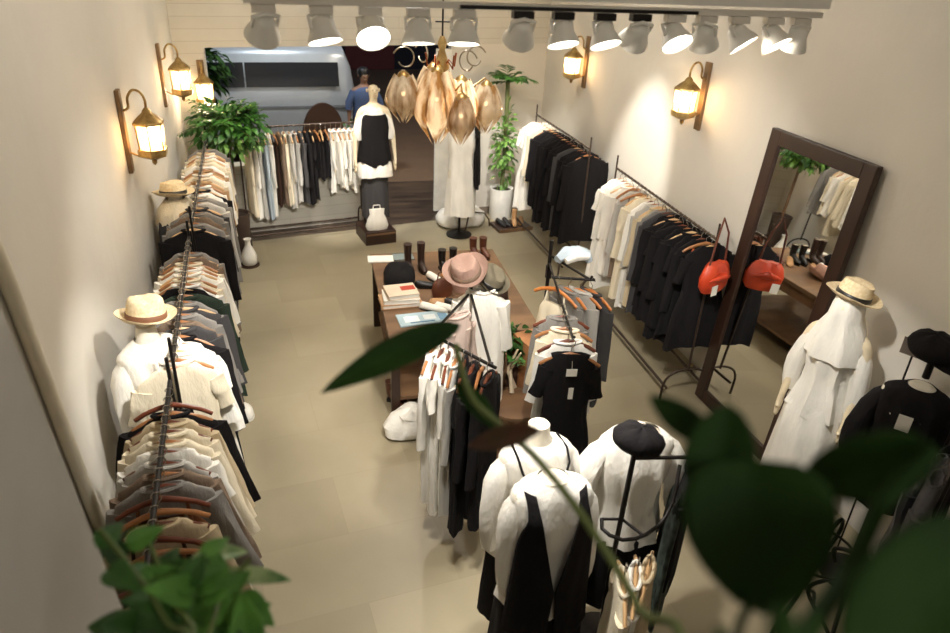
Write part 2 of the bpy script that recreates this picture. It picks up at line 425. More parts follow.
# left rack middle (B)
pB0, pB1 = (-.72, 5.15), (-.65, 3.42)
rack(pB0, pB1, 1.5, 'dark metal clothes rack in the middle of the left wall row', 'clothes racks', iron)
seqB = [(S,'grey'),(U,'taupe',.8),(S,'cream',.6),(B,'white',.6),(B,'white',.62),(B,'cream',.6),(B,'white',.55),(D_,'black',.9),(J,'dark green',.8),(S,'grey'),(J,'dark grey',.9),(S,'grey',.8),(S,'taupe',.8),(S,'dark grey',.85),
        (J,'black',.9),(D_,'white',.95),(U,'white',.85),(B,'white',.8),(D_,'cream',.9)]
fill(pB0, pB1, 1.5, seqB, [wood_hanger, wood_pale, wood_hanger], 'middle left rack', 'window end', spread=.12, jit=13)
# left rack far (C)
pC0, pC1 = (-.80, 8.0), (-.73, 5.45)
rack(pC0, pC1, 1.5, 'dark metal clothes rack farthest along the left wall near the window', 'clothes racks', iron)
seqC = [(S,'grey'),(B,'cream'),(B,'white'),(U,'cream'),(S,'cream'),(S,'white'),(B,'tan'),(B,'white'),(S,'cream'),(B,'tan'),(B,'white'),(J,'black',.9),(S,'white'),(J,'grey',.85),(J,'light grey',.9),(S,'dark grey'),(J,'grey',.9),(D_,'taupe',1.0),(J,'grey',.9),(J,'black',1.05)]
fill(pC0, pC1, 1.5, seqC, [wood_hanger, wood_pale], 'far left rack', 'window end', jit=12)
# window rack
wx0, wx1 = -.52, .92
pW0, pW1 = (wx0, fy(wx0)-.32), (wx1, fy(wx1)-.32)
rack(pW0, pW1, 1.42, 'brown metal clothes rack standing in front of the shop window', 'clothes racks', brown_iron, top=.1, half=.16)
seqW = [(U,'cream',.95),(S,'white',1.0),(S,'light grey',1.0),(S,'pale blue',.95),(S,'white',.98),(K,'dark brown',.9),(S,'taupe',.85),(S,'cream',.9),(U,'light grey',.9),(S,'light grey',.88),(J,'dark grey',.85),(J,'black',.85),(D_,'black',.85),(T,'black',.6),(K,'black',.62),(T,'black',.6),
        (B,'white',.75),(S,'white',.72),(B,'white',.72),(S,'white',.7),(B,'white',.7),(S,'white',.68)]
fill(pW0, pW1, 1.42, seqW, [wood_pale, wood_hanger], 'window rack', 'corner end', w=.34)
# right wall racks
pR0, pR1 = (3.20, 8.85), (3.24, 7.15)
rack(pR0, pR1, 1.52, 'dark metal clothes rack of mostly black clothes by the right wall', 'clothes racks', brown_iron)
seqR = [(D_,'white',1.15),(D_,'white',1.15),(U,'white',1.1),(S,'cream'),(S,'dark grey',.95),(J,'black',.98),(D_,'black',.95),(J,'black',1.0),(D_,'black',1.05),(J,'black',.95),(D_,'black',.98),(J,'black',1.0),(D_,'black',1.02),(J,'dark grey',.98),(J,'black',1.0),(D_,'black',1.0),(J,'black',.95)]
fill(pR0, pR1, 1.52, seqR, [wood_hanger, wood_pale, wood_hanger, wood_red], 'far right rack', 'entrance end', w=.42, jit=11)
pQ0, pQ1 = (3.26, 6.5), (3.23, 4.55)
rack(pQ0, pQ1, 1.5, 'brown metal clothes rack of white to black garments beside the leaning mirror', 'clothes racks', brown_iron)
seqQ = [(D_,'white',1.05),(S,'white',1.0),(D_,'white',1.1),(U,'white',1.0),(K,'blush',.9),(S,'light grey',.9),(K,'taupe',.85),(S,'cream',1.05),(D_,'cream',1.05),(U,'white',1.0),(S,'light grey',1.0),(U,'beige',.95),(S,'grey',1.0),(J,'dark grey',.95),(D_,'black',0.93),(J,'black',0.91),(D_,'black',0.96),
        (J,'black',0.91),(D_,'black',0.96),(J,'black',0.91),(D_,'black',0.91),(J,'black',0.89),(T,'rust',.3),(D_,'black',0.86)]
fill(pQ0, pQ1, 1.5, seqQ, [wood_hanger, wood_red, wood_hanger, wood_pale], 'rack beside the mirror', 'entrance end', w=.42, jit=11)

# four-arm stands in the middle
def arm_stand(loc, h, arms, label, m):
    r = empty('display_stand', (loc[0], loc[1], 0), 0, label, 'display stand', 'two display stands in the middle of the floor')
    MB().tube([(0, 0, .02), (0, 0, h)], .014, 10).build('post', m, r)
    MB().box((0, 0, h-.25), (.035, .035, .1)).build('arm_joint', m, r, False)
    for a in (.6, 2.2, 3.75, 5.3):
        MB().tube([(0, 0, .26), (.16*math.cos(a), .16*math.sin(a), .25), (.26*math.cos(a), .26*math.sin(a), .16), (.3*math.cos(a), .3*math.sin(a), .005)], .011, 8).build('leg', m, r)
    for (x, y, z) in arms:
        dx, dy = x-loc[0], y-loc[1]
        MB().tube([(0, 0, z), (dx, dy, z), (dx*1.03, dy*1.03, z+.03)], .009, 8).build('arm', m, r)
    return r
SD = (1.10, 4.02)
aD1, aD2 = (.74, 3.52), (.99, 3.13)
arm_stand(SD, 1.60, [(*aD1, 1.46), (*aD2, 1.46)], 'black post stand holding white dresses and black clothes in the middle of the shop', iron)
xb = MB().tube([(aD1[0]-.02-SD[0], aD1[1]+.03-SD[1], 1.46), (aD2[0]+.02-SD[0], aD2[1]-.03-SD[1], 1.46)], .01, 8).build('cross_bar', iron, bpy.data.objects['display_stand'])
fill(aD1, aD2, 1.46, [(S,'white',1.0),(D_,'white',1.08),(B,'white',.95),(S,'light grey',1.05),(D_,'black',1.05),(J,'black',1.0),(T,'black',.95),(J,'black',.9)], [wood_hanger, wood_red, wood_red], 'middle stand bar', 'booklet end', t0=.04, t1=.96, w=.33, rzabs=R(62), th=.03)
SE = (1.80, 4.44)
aE1, aE2 = (1.93, 4.00), (1.56, 3.36)
es = arm_stand(SE, 1.62, [(*aE1, 1.50), (*aE2, 1.44)], 'second black post stand, with grey shirts and a black dress facing out', iron)
MB().tube([(1.68-SE[0], 4.08-SE[1], 1.50), (1.96-SE[0], 3.99-SE[1], 1.50)], .01, 8).build('cross_bar', iron, es)
fill((1.72, 4.07), (1.95, 4.0), 1.50, [(T,'cream',.5),(S,'grey',.8),(S,'light grey',.75),(J,'dark grey',.85)], [wood_orange], 'rear bar of second stand', 'post', t0=.0, t1=1, w=.3, th=.022, rzabs=R(-60))
fill((1.66, 3.78), (1.545, 3.33), 1.44, [(S,'grey',.7),(B,'cream',.5),(B,'white',.5),(D_,'black',.98)], [wood_red, wood_hanger], 'front arm of second stand', 'post', t0=.0, t1=1, w=.33, th=.03)
for i, (x, z) in enumerate(((.0, -.05), (.01, -.2))):
    t = empty('price_tag', (1.545+x, 3.285, 1.30+z), R(-10), 'white paper tag at the neck of the black dress' if i == 0 else 'small white paper tag dangling below the neck tag on the black dress', 'tag')
    MB().box((0, 0, 0), (.065 if i == 0 else .03, .003, .05 if i == 0 else .08)).build('card', paper, t, False)
    MB().tube([(0, 0, .02), (0, .02, .07)], .0015, 4).build('string', linen, t)

# ------------------------------------------------------------------ mannequins
def body_rings(lv, n=36, fold=0, kf=7, seed=0, e=.92, hem=0):
    rings = []
    for k, l in enumerate(lv):
        z, rx, ry = l[:3]; cy = l[3] if len(l) > 3 else 0
        t = k/(len(lv)-1)
        rings.append(super_ring(z, rx, ry, cy=cy, n=n, e=e, fold=fold*t**.7, kf=kf, ph=seed+z*1.5, zf=hem if k == len(lv)-1 else 0))
    return rings
TORSO = [(.80, .165, .115), (.86, .175, .12), (.94, .17, .118), (1.02, .145, .1), (1.08, .13, .092), (1.16, .142, .1, -.004), (1.25, .162, .118, -.012), (1.32, .172, .115, -.01), (1.38, .182, .1), (1.42, .178, .088), (1.45, .14, .075), (1.47, .085, .062), (1.49, .058, .056), (1.55, .05, .05), (1.57, .048, .048)]
def dress_form(loc, rz, label, dz=0, with_neck=True):
    TR = TORSO if with_neck else TORSO[:-2]
    r = empty('dress_form', (loc[0], loc[1], 0), rz, label, 'dress form')
    MB().loft([[(p[0], p[1], p[2]+dz) for p in ring] for ring in body_rings(TR)]).build('torso', linen, r)
    MB().tube([(0, 0, .03), (0, 0, .82+dz)], .016, 10).build('pole', iron, r)
    MB().lathe([(.17, .0), (.17, .015), (.05, .03), (.02, .05)], 24).build('base', iron, r)
    return r
def blouse_on(r, m, dz=0, zb=.82, fold=.012, flare=1.12, label='white blouse', sl=.48, nm='blouse', high=True, sx_out=.045, vneck=0):
    top = [(1.487, .07, .066), (1.468, .105, .078), (1.452, .14, .09), (1.432, .17, .1), (1.40, .182, .108)] if high else [(1.476, .105, .075), (1.452, .145, .09), (1.425, .174, .1), (1.40, .182, .108)]
    lv = top+[(1.33, .180, .125, -.006), (1.25, .174, .13, -.012), (1.15, .158, .118), (1.05, .162, .118)]
    z = 1.05
    k = max(1, int((1.05-zb)/.07))
    for i in range(1, k+1):
        t = i/k; lv.append((1.05+(zb-1.05)*t, .162*(1+(flare-1)*t)+.02*t, .118*(1+(flare-1)*t)+.02*t))
    rings = body_rings(lv, 44, fold, 8, 1.3, hem=.012)
    b = MB().loft([[(p[0], p[1], p[2]+dz) for p in g] for g in rings], False, False).build(nm, m, r, label=label)
    if sl:
        for sx in (-1, 1):
            p = []; ra = []
            for q in range(8):
                t = q/7; p.append((sx*(.125+.045*min(1, t*5)+sx_out*min(1, t*1.6)), -.02*t, 1.415+dz-sl*t)); ra.append(.036+.02*min(1, t*5)+.008*math.sin(PI*t)-.012*(t > .95))
            MB().tube(p, ra, 14, wob=.1, seed=sx*3).build('sleeve', m, b)
    return b
def hat(loc, m, label, band=None, R0=.15, rot=(0, 0, 0), h=.11, cr=.092, name='brimmed_hat', curl=.02, cat='hat', crease=.02):
    r = empty(name, loc, 0, label, cat, rot=rot)
    def fn(p, a):
        rr = math.hypot(p.x, p.y)
        if rr > cr+.01: p.z += curl*((rr-cr)/(R0-cr))**2*(1+.6*math.cos(2*a))
        elif p.z > h*.9: p.z -= crease*math.exp(-(p.x/.03)**2)
        return p
    prof = [(cr-.012, 0), (cr+.004, .0), (cr+.02, -.002), (R0*.8, .0), (R0, .003), (R0, .007), (R0*.8, .004), (cr+.015, .003), (cr+.002, .008), (cr, .03), (cr*.95, h*.6), (cr*.88, h*.88), (cr*.78, h*.98), (cr*.5, h), (cr*.2, h*.99), (.003, h*.985)]
    MB().lathe(prof, 40, fn=fn, cap0=False, sy=1.1).build('hat_body', m, r)
    if band: MB().lathe([(cr+.004, .008), (cr+.006, .012), (cr+.004, .034), (cr-.001, .038)], 40, sy=1.1, cap0=False, cap1=False).build('hat_band', band, r, label='dark ribbon band')
    return r
def cap_hat(loc, m, label, rot=(0, 0, 0), s=1.0, name='cap'):
    r = empty(name, loc, 0, label, 'cap', rot=rot)
    def fn(p, a):
        p.y += .02*max(0, p.z/.1); p.z += .006*math.cos(6*a)*(p.z > .02)
        return p
    prof = [(.085, 0), (.095, .005), (.115, .03), (.118, .055), (.1, .085), (.065, .105), (.03, .112), (.004, .113)]
    MB().lathe([(a*s, b*s) for a, b in prof], 32, fn=fn).build('crown', m, r)
    MB().grid(lambda u, v: ((.085+.06*v*math.sin(PI*u))*s*math.cos(PI+PI*u), -(.08+.075*v)*s*math.sin(PI*u)**.8-.01, (.006-.018*v*math.sin(PI*u))*s), 14, 4).build('peak', m, r)
    return r
blk = fab('black'); wht = fab('white'); crm = fab('cream')

# near forms
gA = dress_form((1.02, 2.44), R(8), 'white dress form in a white blouse with thin black straps, behind the black vest form')
b = blouse_on(gA, wht, zb=.86, flare=1.25, sl=.5)
for sx in (-1, 1):
    MB().tube([(sx*.118, .03, 1.468), (sx*.125, -.06, 1.45), (sx*.12, -.105, 1.40), (sx*.085, -.135, 1.32), (sx*.03, -.158, 1.22), (0, -.158, 1.18)], .006, 6).build('strap', blk, b, label='thin black strap')
MB().loft(body_rings([(1.0, .15, .11), (.9, .2, .145), (.75, .21, .15), (.6, .22, .16), (.42, .23, .17)], 40, .014, 8, 2)).build('skirt', blk, gA, label='black skirt')
gB = dress_form((1.0, 2.17), R(-2), 'dress form wearing a long black deep-necked vest over a white top, nearest the viewer', with_neck=False)
b = blouse_on(gB, wht, zb=.8, flare=1.15, sl=.55, label='white long-sleeved top', high=True, sx_out=.0)
def vest_side(sx):
    def fn(u, v):
        z = 1.462-.78*v
        ins = .095*(1-min(1, v/.62))**.9+.003
        if v > .62: ins = .003+.05*(v-.62)
        out = .135+.04*min(1, v/.3)+.05*max(0, v-.3)
        if v < .2: out = ins+.042+(out-ins-.042)*(v/.2)
        x = ins+(out-ins)*u
        rx, ry = .205+.03*v, .15+.03*v
        if v < .12: rx *= .72+.28*v/.12; ry *= .62+.38*v/.12
        y = -ry*math.sqrt(max(.03, 1-(x/rx)**2))-.006*math.sin(14*u+5*v)*v-.006
        return (sx*x, y, z)
    return fn
vm = MB()
for sx in (-1, 1): vm.grid(vest_side(sx), 14, 26)
vs = vm.build('vest', blk, gB, label='black deep-necked vest'); md = vs.modifiers.new('solid', 'SOLIDIFY'); md.thickness = .008
MB().loft(body_rings([(.86, .16, .12), (.78, .205, .15), (.6, .215, .16), (.35, .225, .17)], 40, .014, 8, 4)).build('skirt', blk, gB, label='black skirt')
gC = dress_form((1.52, 2.42), R(-6), 'dress form in a loose white blouse behind the thin black rail with a cap', with_neck=False)
blouse_on(gC, wht, zb=.86, flare=1.12, sl=.42, sx_out=.08, high=False)
MB().loft(body_rings([(.95, .15, .11), (.88, .19, .14), (.75, .2, .15), (.45, .22, .17)], 40, .012, 8, 6)).build('skirt', blk, gC, label='black skirt')

# thin rail stand F with cap
rF = empty('hat_stand', (1.34, 2.13, 0), 0, 'thin black hat stand with side bar and curved ring, carrying a black cap', 'hat stand')
MB().tube([(0, 0, .02), (-.01, 0, .9), (0, 0, 1.63)], .012, 8).build('post', iron, rF)
MB().tube([(0, 0, 1.57), (.3, -.04, 1.56), (.34, -.045, 1.56)], .009, 8).build('side_bar', iron, rF)
MB().tube([(-.09, .02, 1.22), (-.11, -.03, 1.215), (-.09, -.07, 1.21), (-.04, -.1, 1.2), (.02, -.105, 1.2), (.08, -.09, 1.2), (.15, -.06, 1.205), (.2, -.03, 1.22), (.25, .01, 1.26), (.28, .05, 1.32), (.31, .1, 1.40)], .009, 8).build('ring', iron, rF)
MB().tube([(-.09, .02, 1.22), (0, 0, 1.22), (.06, -.09, 1.2)], .007, 8).build('brace', iron, rF)
MB().lathe([(.16, 0), (.16, .012), (.03, .03)], 20).build('base', iron, rF)
cap_hat((1.34, 2.13, 1.63), blk, 'black cap sitting on the thin hat stand in front of the white blouse', (R(8), R(-6), R(150)), .95)
# garments at the hat stand's foot
garment('skirt', 'dark green', (1.70, 2.26, 1.30), R(60), 'dark mottled green skirt hanging under the side bar of the hat stand', None, .85, 2, material=mat('mottled_green', (60, 72, 62), rough=.8, rgb2=(22, 28, 24), nscale=22))
garment('jacket', 'black', (1.80, 2.34, 1.30), R(50), 'black jacket hanging behind the mottled green skirt', None, .8, 1)
for i, (x, c) in enumerate(((1.28, 'cream'), (1.35, 'white'), (1.42, 'beige'))):
    lab = ['cream blouse hanging low between the black vest form and the hat stand', 'white blouse hanging low in front of the hat stand post', 'beige blouse hanging low beside the mottled green skirt'][i]
    garment('blouse', c, (x, 1.93+.02*i, 1.06), R(70-8*i), lab, None, .5, i, w=.3)
    hanger((x, 1.93+.02*i, 1.06), R(70-8*i), wood_pale, 'pale wooden hanger holding a low blouse by the hat stand', 'hangers low by the hat stand')

# full mannequins (continuous body surface)
def skin_body(name, verts, edges, radii, m, parent, sub=2, root=0):
    me = bpy.data.meshes.new(name); me.from_pydata(verts, edges, []); o = bpy.data.objects.new(name+'_tmp', me); C.objects.link(o)
    sk = o.modifiers.new('skin', 'SKIN')
    for i, v in enumerate(me.skin_vertices[0].data):
        rr = radii[i]; v.radius = rr if isinstance(rr, tuple) else (rr, rr); v.use_root = (i == root)
    s = o.modifiers.new('sub', 'SUBSURF'); s.levels = sub; s.render_levels = sub
    dg = bpy.context.evaluated_depsgraph_get(); dg.update()
    nm = bpy.data.meshes.new_from_object(o.evaluated_get(dg)); bpy.data.objects.remove(o)
    nm.name = name; nm.materials.clear(); nm.materials.append(m)
    for p in nm.polygons: p.use_smooth = True
    q = bpy.data.objects.new(name, nm); C.objects.link(q)
    if parent: q.parent = parent
    return q
def human(m, parent, H=1.75, name='body', arms=((-.26, 0, 1.15), (-.28, -.05, .88), (.26, 0, 1.15), (.28, -.05, .88)), step=0.0):
    k = H/1.75
    V = [(0, 0, .95), (0, 0, 1.1), (0, -.01, 1.27), (0, .0, 1.42), (0, 0, 1.5), (0, -.01, 1.56), (0, -.02, 1.64), (0, -.01, 1.71),
         (-.18, 0, 1.4), arms[0], arms[1], (.18, 0, 1.4), arms[2], arms[3],
         (-.09, 0, .88), (-.1, -.02-step, .48), (-.1, .01, .08), (-.1, -.13, .03),
         (.09, 0, .88), (.1, -.02, .48), (.1, .01+step, .08), (.1, -.13+step, .03)]
    E = [(0,1),(1,2),(2,3),(3,4),(4,5),(5,6),(6,7),(3,8),(8,9),(9,10),(3,11),(11,12),(12,13),(0,14),(14,15),(15,16),(16,17),(0,18),(18,19),(19,20),(20,21)]
    Rr = [(.15,.11),(.125,.095),(.15,.115),(.12,.085),(.05,.05),(.058,.066),(.078,.095),(.06,.075),.058,.042,.026,.058,.042,.026,.088,.058,.036,.03,.088,.058,.036,.03]
    n = len(V)
    # hands: palm + five fingers each side
    for s, wi in ((-1, 10), (1, 13)):
        w = Vector(V[wi]); base = len(V)
        V.append(tuple(w+Vector((s*.005, -.01, -.075)))); E.append((wi, base)); Rr.append((.032, .018))
        for f, (dy, l) in enumerate(((-.03, .07), (-.01, .085), (.012, .08), (.032, .06))):
            V.append(tuple(w+Vector((0, dy-.01, -.1-l)))); E.append((base, len(V)-1)); Rr.append(.009)
        V.append(tuple(w+Vector((-s*.01, -.055, -.1)))); E.append((base, len(V)-1)); Rr.append(.010)
    V = [(x*k, y*k, z*k) for x, y, z in V]
    Rr = [(tuple(a*k for a in r) if isinstance(r, tuple) else r*k) for r in Rr]
    b = skin_body(name, V, E, Rr, m, parent, 2)
    f = MB(); f.tube([(0, -.085*k, 1.665*k), (0, -.118*k, 1.628*k), (0, -.1*k, 1.615*k)], [.008, .013, .008], 8)
    f.build('nose', m, b)
    for sx in (-1, 1): MB().lathe([(.004, -.022), (.014, -.01), (.016, .008), (.006, .022)], 8, (sx*.083*k, .0, 1.64*k)).build('ear', m, b)
    for sx in (-1, 1): MB().ball((sx*.03*k, -.098*k, 1.655*k), .009, 8).build('eye', mat('eye', (190, 172, 140), rough=.3), b)
    MB().tube([(-.022*k, -.098*k, 1.592*k), (0, -.104*k, 1.59*k), (.022*k, -.098*k, 1.592*k)], .005, 6).build('mouth', mat('lip', (206, 172, 142)), b)
    return b
# window mannequin on stand
mz = .17
mW = empty('mannequin', (1.07, 8.72, mz), R(6), 'cream mannequin with a bare head in a black dress over white, standing in the entrance', 'mannequin')
mW.scale = (.86, .9, 1.0); human(cream_skin, mW, 1.80, 'mannequin_body')
blouse_on(mW, wht, dz=.03, zb=.86, flare=1.1, sl=.34, nm='white_top', label='white short top', high=False, sx_out=.06)
MB().loft(body_rings([(1.42, .16, .15), (1.36, .20, .158), (1.25, .21, .165), (1.12, .20, .165), (1.0, .215, .17), (.9, .235, .185), (.82, .24, .19)], 40, .012, 8, 2, hem=.03), False, False).build('black_dress', blk, mW, label='black tunic')
MB().loft(body_rings([(.9, .19, .14), (.8, .25, .19), (.66, .26, .195)], 40, .012, 9, 5, hem=.01), False, False).build('white_hem', wht, mW, label='white underskirt')
MB().loft(body_rings([(.74, .19, .15), (.4, .20, .16), (.12, .20, .16)], 40, .012, 9, 5, hem=.01), False, False).build('skirt', fab('dark grey'), mW, label='long dark grey underskirt')
sM = empty('display_plinth', (1.06, 8.66, 0), R(10), 'low dark wooden plinth under the window mannequin', 'plinth')
MB().box((0, 0, .085), (.4, .46, .17)).build('top_board', wood_dark, sM, False, bevel=.006)
MB().box((0, -.235, .14), (.38, .012, .02)).build('edge_strip', wood_mid, sM, False)
bgx = empty('cushion_bag', (1.06, 8.53, .173), R(6), 'small white bag standing on the plinth at the feet of the window mannequin', 'bag')
MB().loft(body_rings([(0, .13, .05), (.05, .15, .06), (.14, .12, .05), (.2, .09, .035), (.27, .1, .02)], 28, .004, 5, 1)).build('bag_body', wht, bgx)
MB().tube([(-.05, 0, .26), (-.04, 0, .32), (.04, 0, .32), (.05, 0, .26)], .006, 6).build('strap', wht, bgx)
# right mannequin near mirror
mR = empty('mannequin', (3.29, 3.17, 0), R(-62), 'white-clothed mannequin in a straw hat standing before the right side of the mirror', 'mannequin')
mR.scale = (.9, .9, 1); human(cream_skin, mR, 1.74, 'mannequin_body', arms=((-.235, 0, 1.15), (-.235, -.08, .90), (.235, 0, 1.15), (.235, -.08, .90)))
blouse_on(mR, wht, zb=.84, flare=1.25, sl=.5, label='white draped blouse', high=True, fold=.016, sx_out=.06)
MB().loft(body_rings([(1.69, .085, .10, .0), (1.62, .10, .122, -.005), (1.54, .11, .125), (1.47, .15, .13), (1.38, .19, .15), (1.26, .20, .165)], 36, .012, 7, 1), False, False).build('scarf', wht, mR, label='white veil scarf')
MB().loft(body_rings([(.95, .16, .12), (.85, .215, .17), (.6, .23, .18), (.3, .25, .2), (.12, .26, .21)], 40, .016, 9, 3), False, False).build('skirt', wht, mR, label='long white skirt')
hat((3.29, 3.17, 1.665), straw, 'straw hat with black band on the mannequin beside the mirror', leather_black, .155, (R(6), R(8), R(20)), .115)
# left forms
fA = dress_form((-.80, 3.66), R(40), 'white-shirted dress form between the near and middle left racks', .02)
blouse_on(fA, wht, dz=.02, zb=.6, flare=1.15, sl=.5, sx_out=.02)
MB().tube([(0, 0, 1.57), (0, 0, 1.62)], .03, 10).build('neck_cap', linen, fA)
hat((-.80, 3.72, 1.60), straw, 'pale straw hat with brown band on the form by the near left rack', mat('hat_band_brown', (110, 72, 48)), .155, (R(-6), R(8), R(30)), .12, .1)
fB = dress_form((-.92, 6.15), R(60), 'dress form in a dark grey jacket beside the far left rack', -.05)
blouse_on(fB, fab('dark grey'), dz=-.05, zb=.55, flare=1.2, sl=.5, nm='jacket', label='dark grey jacket', sx_out=.01)
hat((-.93, 6.15, 1.50), straw, 'straw hat with black band on the grey-jacket form by the far left rack', leather_black, .16, (R(-4), R(6), R(60)), .11, .098)
MB().loft(body_rings([(1.47, .075, .08), (1.44, .12, .10), (1.40, .175, .125), (1.34, .20, .14), (1.28, .21, .15)], 32, .01, 9, 3), False, False).build('collar_scarf', crm, fB, label='cream fringed scarf')
# right jacket form with cap
fR = dress_form((3.28, 2.52), R(-50), 'dark dress form in a black jacket with a white card, near the right pillar', -.04, with_neck=False)
blouse_on(fR, blk, dz=-.04, zb=.7, flare=1.1, sl=.5, nm='jacket', label='black jacket', sx_out=.06)
MB().tube([(0, 0, 1.5), (0, 0, 1.66)], .02, 10).build('neck_post', iron, fR)
MB().box((-.02, -.152, 1.27), (.07, .004, .1), mtx=Matrix.Rotation(R(4), 4, 'X')).build('paper_card', paper, fR, False, label='white paper card')
cap_hat((3.28, 2.52, 1.63), fab('black'), 'black cap on top of the black jacket form', (0, 0, R(20)), 1.15)
kc = empty('card_sign', (3.30, 2.66, 1.60), R(-60), 'small grey-brown card standing behind the black jacket form', 'card')
MB().box((0, 0, 0), (.13, .006, .1)).build('card', mat('grey_card', (120, 108, 98)), kc, False)
MB().tube([(0, .01, -.04), (0, .01, -1.6)], .006, 6).build('card_post', iron, kc)
for i, (x, y, a, lab) in enumerate(((2.98, 2.06, 25, 'shiny dark satin coat on the low rail at the far right corner'), (3.12, 2.12, 20, 'black coat hanging behind the shiny satin coat'), (2.86, 1.95, 35, 'dark grey coat hanging nearest on the corner rail'))):
    garment('jacket', 'black', (x, y, 1.34), R(a), lab, None, .85, i, material=[mat('dark_satin', (40, 42, 48), rough=.32, spec=.7), None, fab('dark grey')][i], th=.04)
crn = rack((2.78, 1.84), (3.30, 2.28), 1.43, 'low dark rack with satin coats in the near right corner', 'clothes racks', iron)

# entrance white dress form and things
fE = dress_form((2.16, 8.62), R(5), 'pale dress form in a long white dress beside the entrance opening', -.05)
blouse_on(fE, wht, dz=-.05, zb=.35, flare=1.15, sl=0, nm='dress', label='long white dress', high=False)
garment('dress', 'black', (2.36, 8.66, 1.62), R(75), 'narrow black dress hanging behind the white dress at the entrance', None, .95, 1, w=.3)
rE2 = empty('display_stand', (2.42, 8.86, 0), 0, 'thin post stand with hook holding the black dress at the entrance', 'display stand')
MB().tube([(0, 0, .02), (0, 0, 1.74), (-.06, -.2, 1.74), (-.06, -.22, 1.7)], .01, 8).build('post', brown_iron, rE2)
MB().tube([(.0, 0, .22), (.15, .0, .2), (.22, 0, .1), (.23, 0, .01)], .01, 8).build('leg', brown_iron, rE2)
MB().tube([(.0, 0, .22), (-.1, -.1, .2), (-.15, -.15, .01)], .01, 8).build('leg', brown_iron, rE2)
for i, (x, y, z, rr, lab) in enumerate(((2.18, 9.0, .0, .23, 'large white fabric bundle lowest in the pile by the entrance'), (2.42, 9.02, .0, .2, 'white fabric bundle on the floor nearer the white planter'), (2.25, 9.0, .22, .19, 'rounded white fabric bundle on top of the pile by the entrance'))):
    q = empty('fabric_bundle', (x, y, z), i*1.3, lab, 'fabric bundle')
    MB().lathe([(rr*.7, 0), (rr*.95, .04), (rr, .1), (rr*.9, .17), (rr*.55, .22), (.02, .235)], 28, sx=1.15, fn=lambda p, a: p*(1+.05*math.sin(5*a+p.z*20))).build('cloth', wht, q)
    MB().tube([(rr*.5*math.cos(a), rr*.5*math.sin(a), .225+.01*math.sin(3*a)) for a in [2*PI*k/12 for k in range(12)]], .012, 6, closed=True).build('fold', wht, q)

# ------------------------------------------------------------------ plants
def leaf_grid(base, tip, width, nrm, shape='heart', bend=.15, nu=8, nv=12, wave=0, seed=0):
    b = Vector(base); t = Vector(tip); ax = t-b; L = ax.length; ax.normalize()
    nrm = Vector(nrm); nrm = (nrm-ax*nrm.dot(ax)).normalized(); sd = ax.cross(nrm)
    def fn(u, v):
        s = (u-.5)*2
        if shape == 'heart': w = math.sin(PI*min(1, v**.62))**.8*(1-.25*v) if v < 1 else 0
        elif shape == 'lance': w = math.sin(PI*v**.85)**.8
        elif shape == 'broad': w = math.sin(PI*v**.75)**.55
        else: w = math.sin(PI*v)
        off = -.10*L*abs(s)*(1-v)*(shape == 'heart')
        zz = -bend*L*(v-.3)**2+abs(s)*w*width*.18+wave*math.sin(v*14+seed+s*2)*abs(s)
        return b+ax*(v*L+off)+sd*(s*w*width/2)+nrm*zz
    return MB().grid(fn, nu, nv)
def leaf_part(parent, m, *a, **k):
    o = leaf_grid(*a, **k).build('leaf', m, parent)
    return o
def smooth(pts, k=5):
    P = [Vector(p) for p in pts]; out = []
    for i in range(len(P)-1):
        a, b, c, d = P[max(i-1, 0)], P[i], P[i+1], P[min(i+2, len(P)-1)]
        for q in range(k):
            t = q/k; out.append(.5*((2*b)+(c-a)*t+(2*a-5*b+4*c-d)*t*t+(3*b-a-3*c+d)*t**3))
    return out+[P[-1]]
def rv(s=1): return Vector((rnd.uniform(-s, s), rnd.uniform(-s, s), rnd.uniform(-s, s)))
def shrub(center, rx, rz_, n, m, parent, ll=(.1, .18), w=.05, name='foliage', shape='lance'):
    mb = MB()
    for i in range(n):
        d = Vector((rnd.gauss(0, 1), rnd.gauss(0, 1), rnd.gauss(0, .8))).normalized()
        rr = rnd.uniform(.35, 1)
        b = Vector(center)+Vector((d.x*rx*rr, d.y*rx*rr, d.z*rz_*rr))
        t = b+(d+Vector((0, 0, -.35))+rv(.4)).normalized()*rnd.uniform(*ll)
        g = leaf_grid(b, t, w*rnd.uniform(.7, 1.2), Vector((0, 0, 1))+rv(.5), shape, .5, 2, 5)
        mb.add(g.v, g.f)
    return mb.build(name, m, parent)
def fronds(center, n, L, m, parent, name='foliage', up=.6, droop=.9, w=.16, base_h=0):
    mb = MB(); st = MB()
    for i in range(n):
        a = 2*PI*i/n+rnd.uniform(-.3, .3); el = rnd.uniform(.1, up+.5); l = L*rnd.uniform(.7, 1.1)
        pts = []
        for k in range(8):
            t = k/7
            pts.append(Vector(center)+Vector((math.cos(a)*l*t*math.cos(el), math.sin(a)*l*t*math.cos(el), l*(t*math.sin(el)-droop*.45*t*t))))
        st.tube(pts, [.005*(1-.6*k/7) for k in range(8)], 5)
        for k in range(1, 8):
            d = (pts[k]-pts[k-1]).normalized(); sd = d.cross(Vector((0, 0, 1))).normalized()
            for s in (-1, 1):
                wl = w*math.sin(PI*(.15+.8*k/8))
                g = leaf_grid(pts[k], pts[k]+(sd*s+d*.7+Vector((0, 0, -.15))+rv(.15)).normalized()*wl, wl*.34, Vector((0, 0, 1)), 'lance', .3, 2, 4); mb.add(g.v, g.f)
    f = mb.build(name, m, parent); st.build('stems', stem_m, parent)
    return f
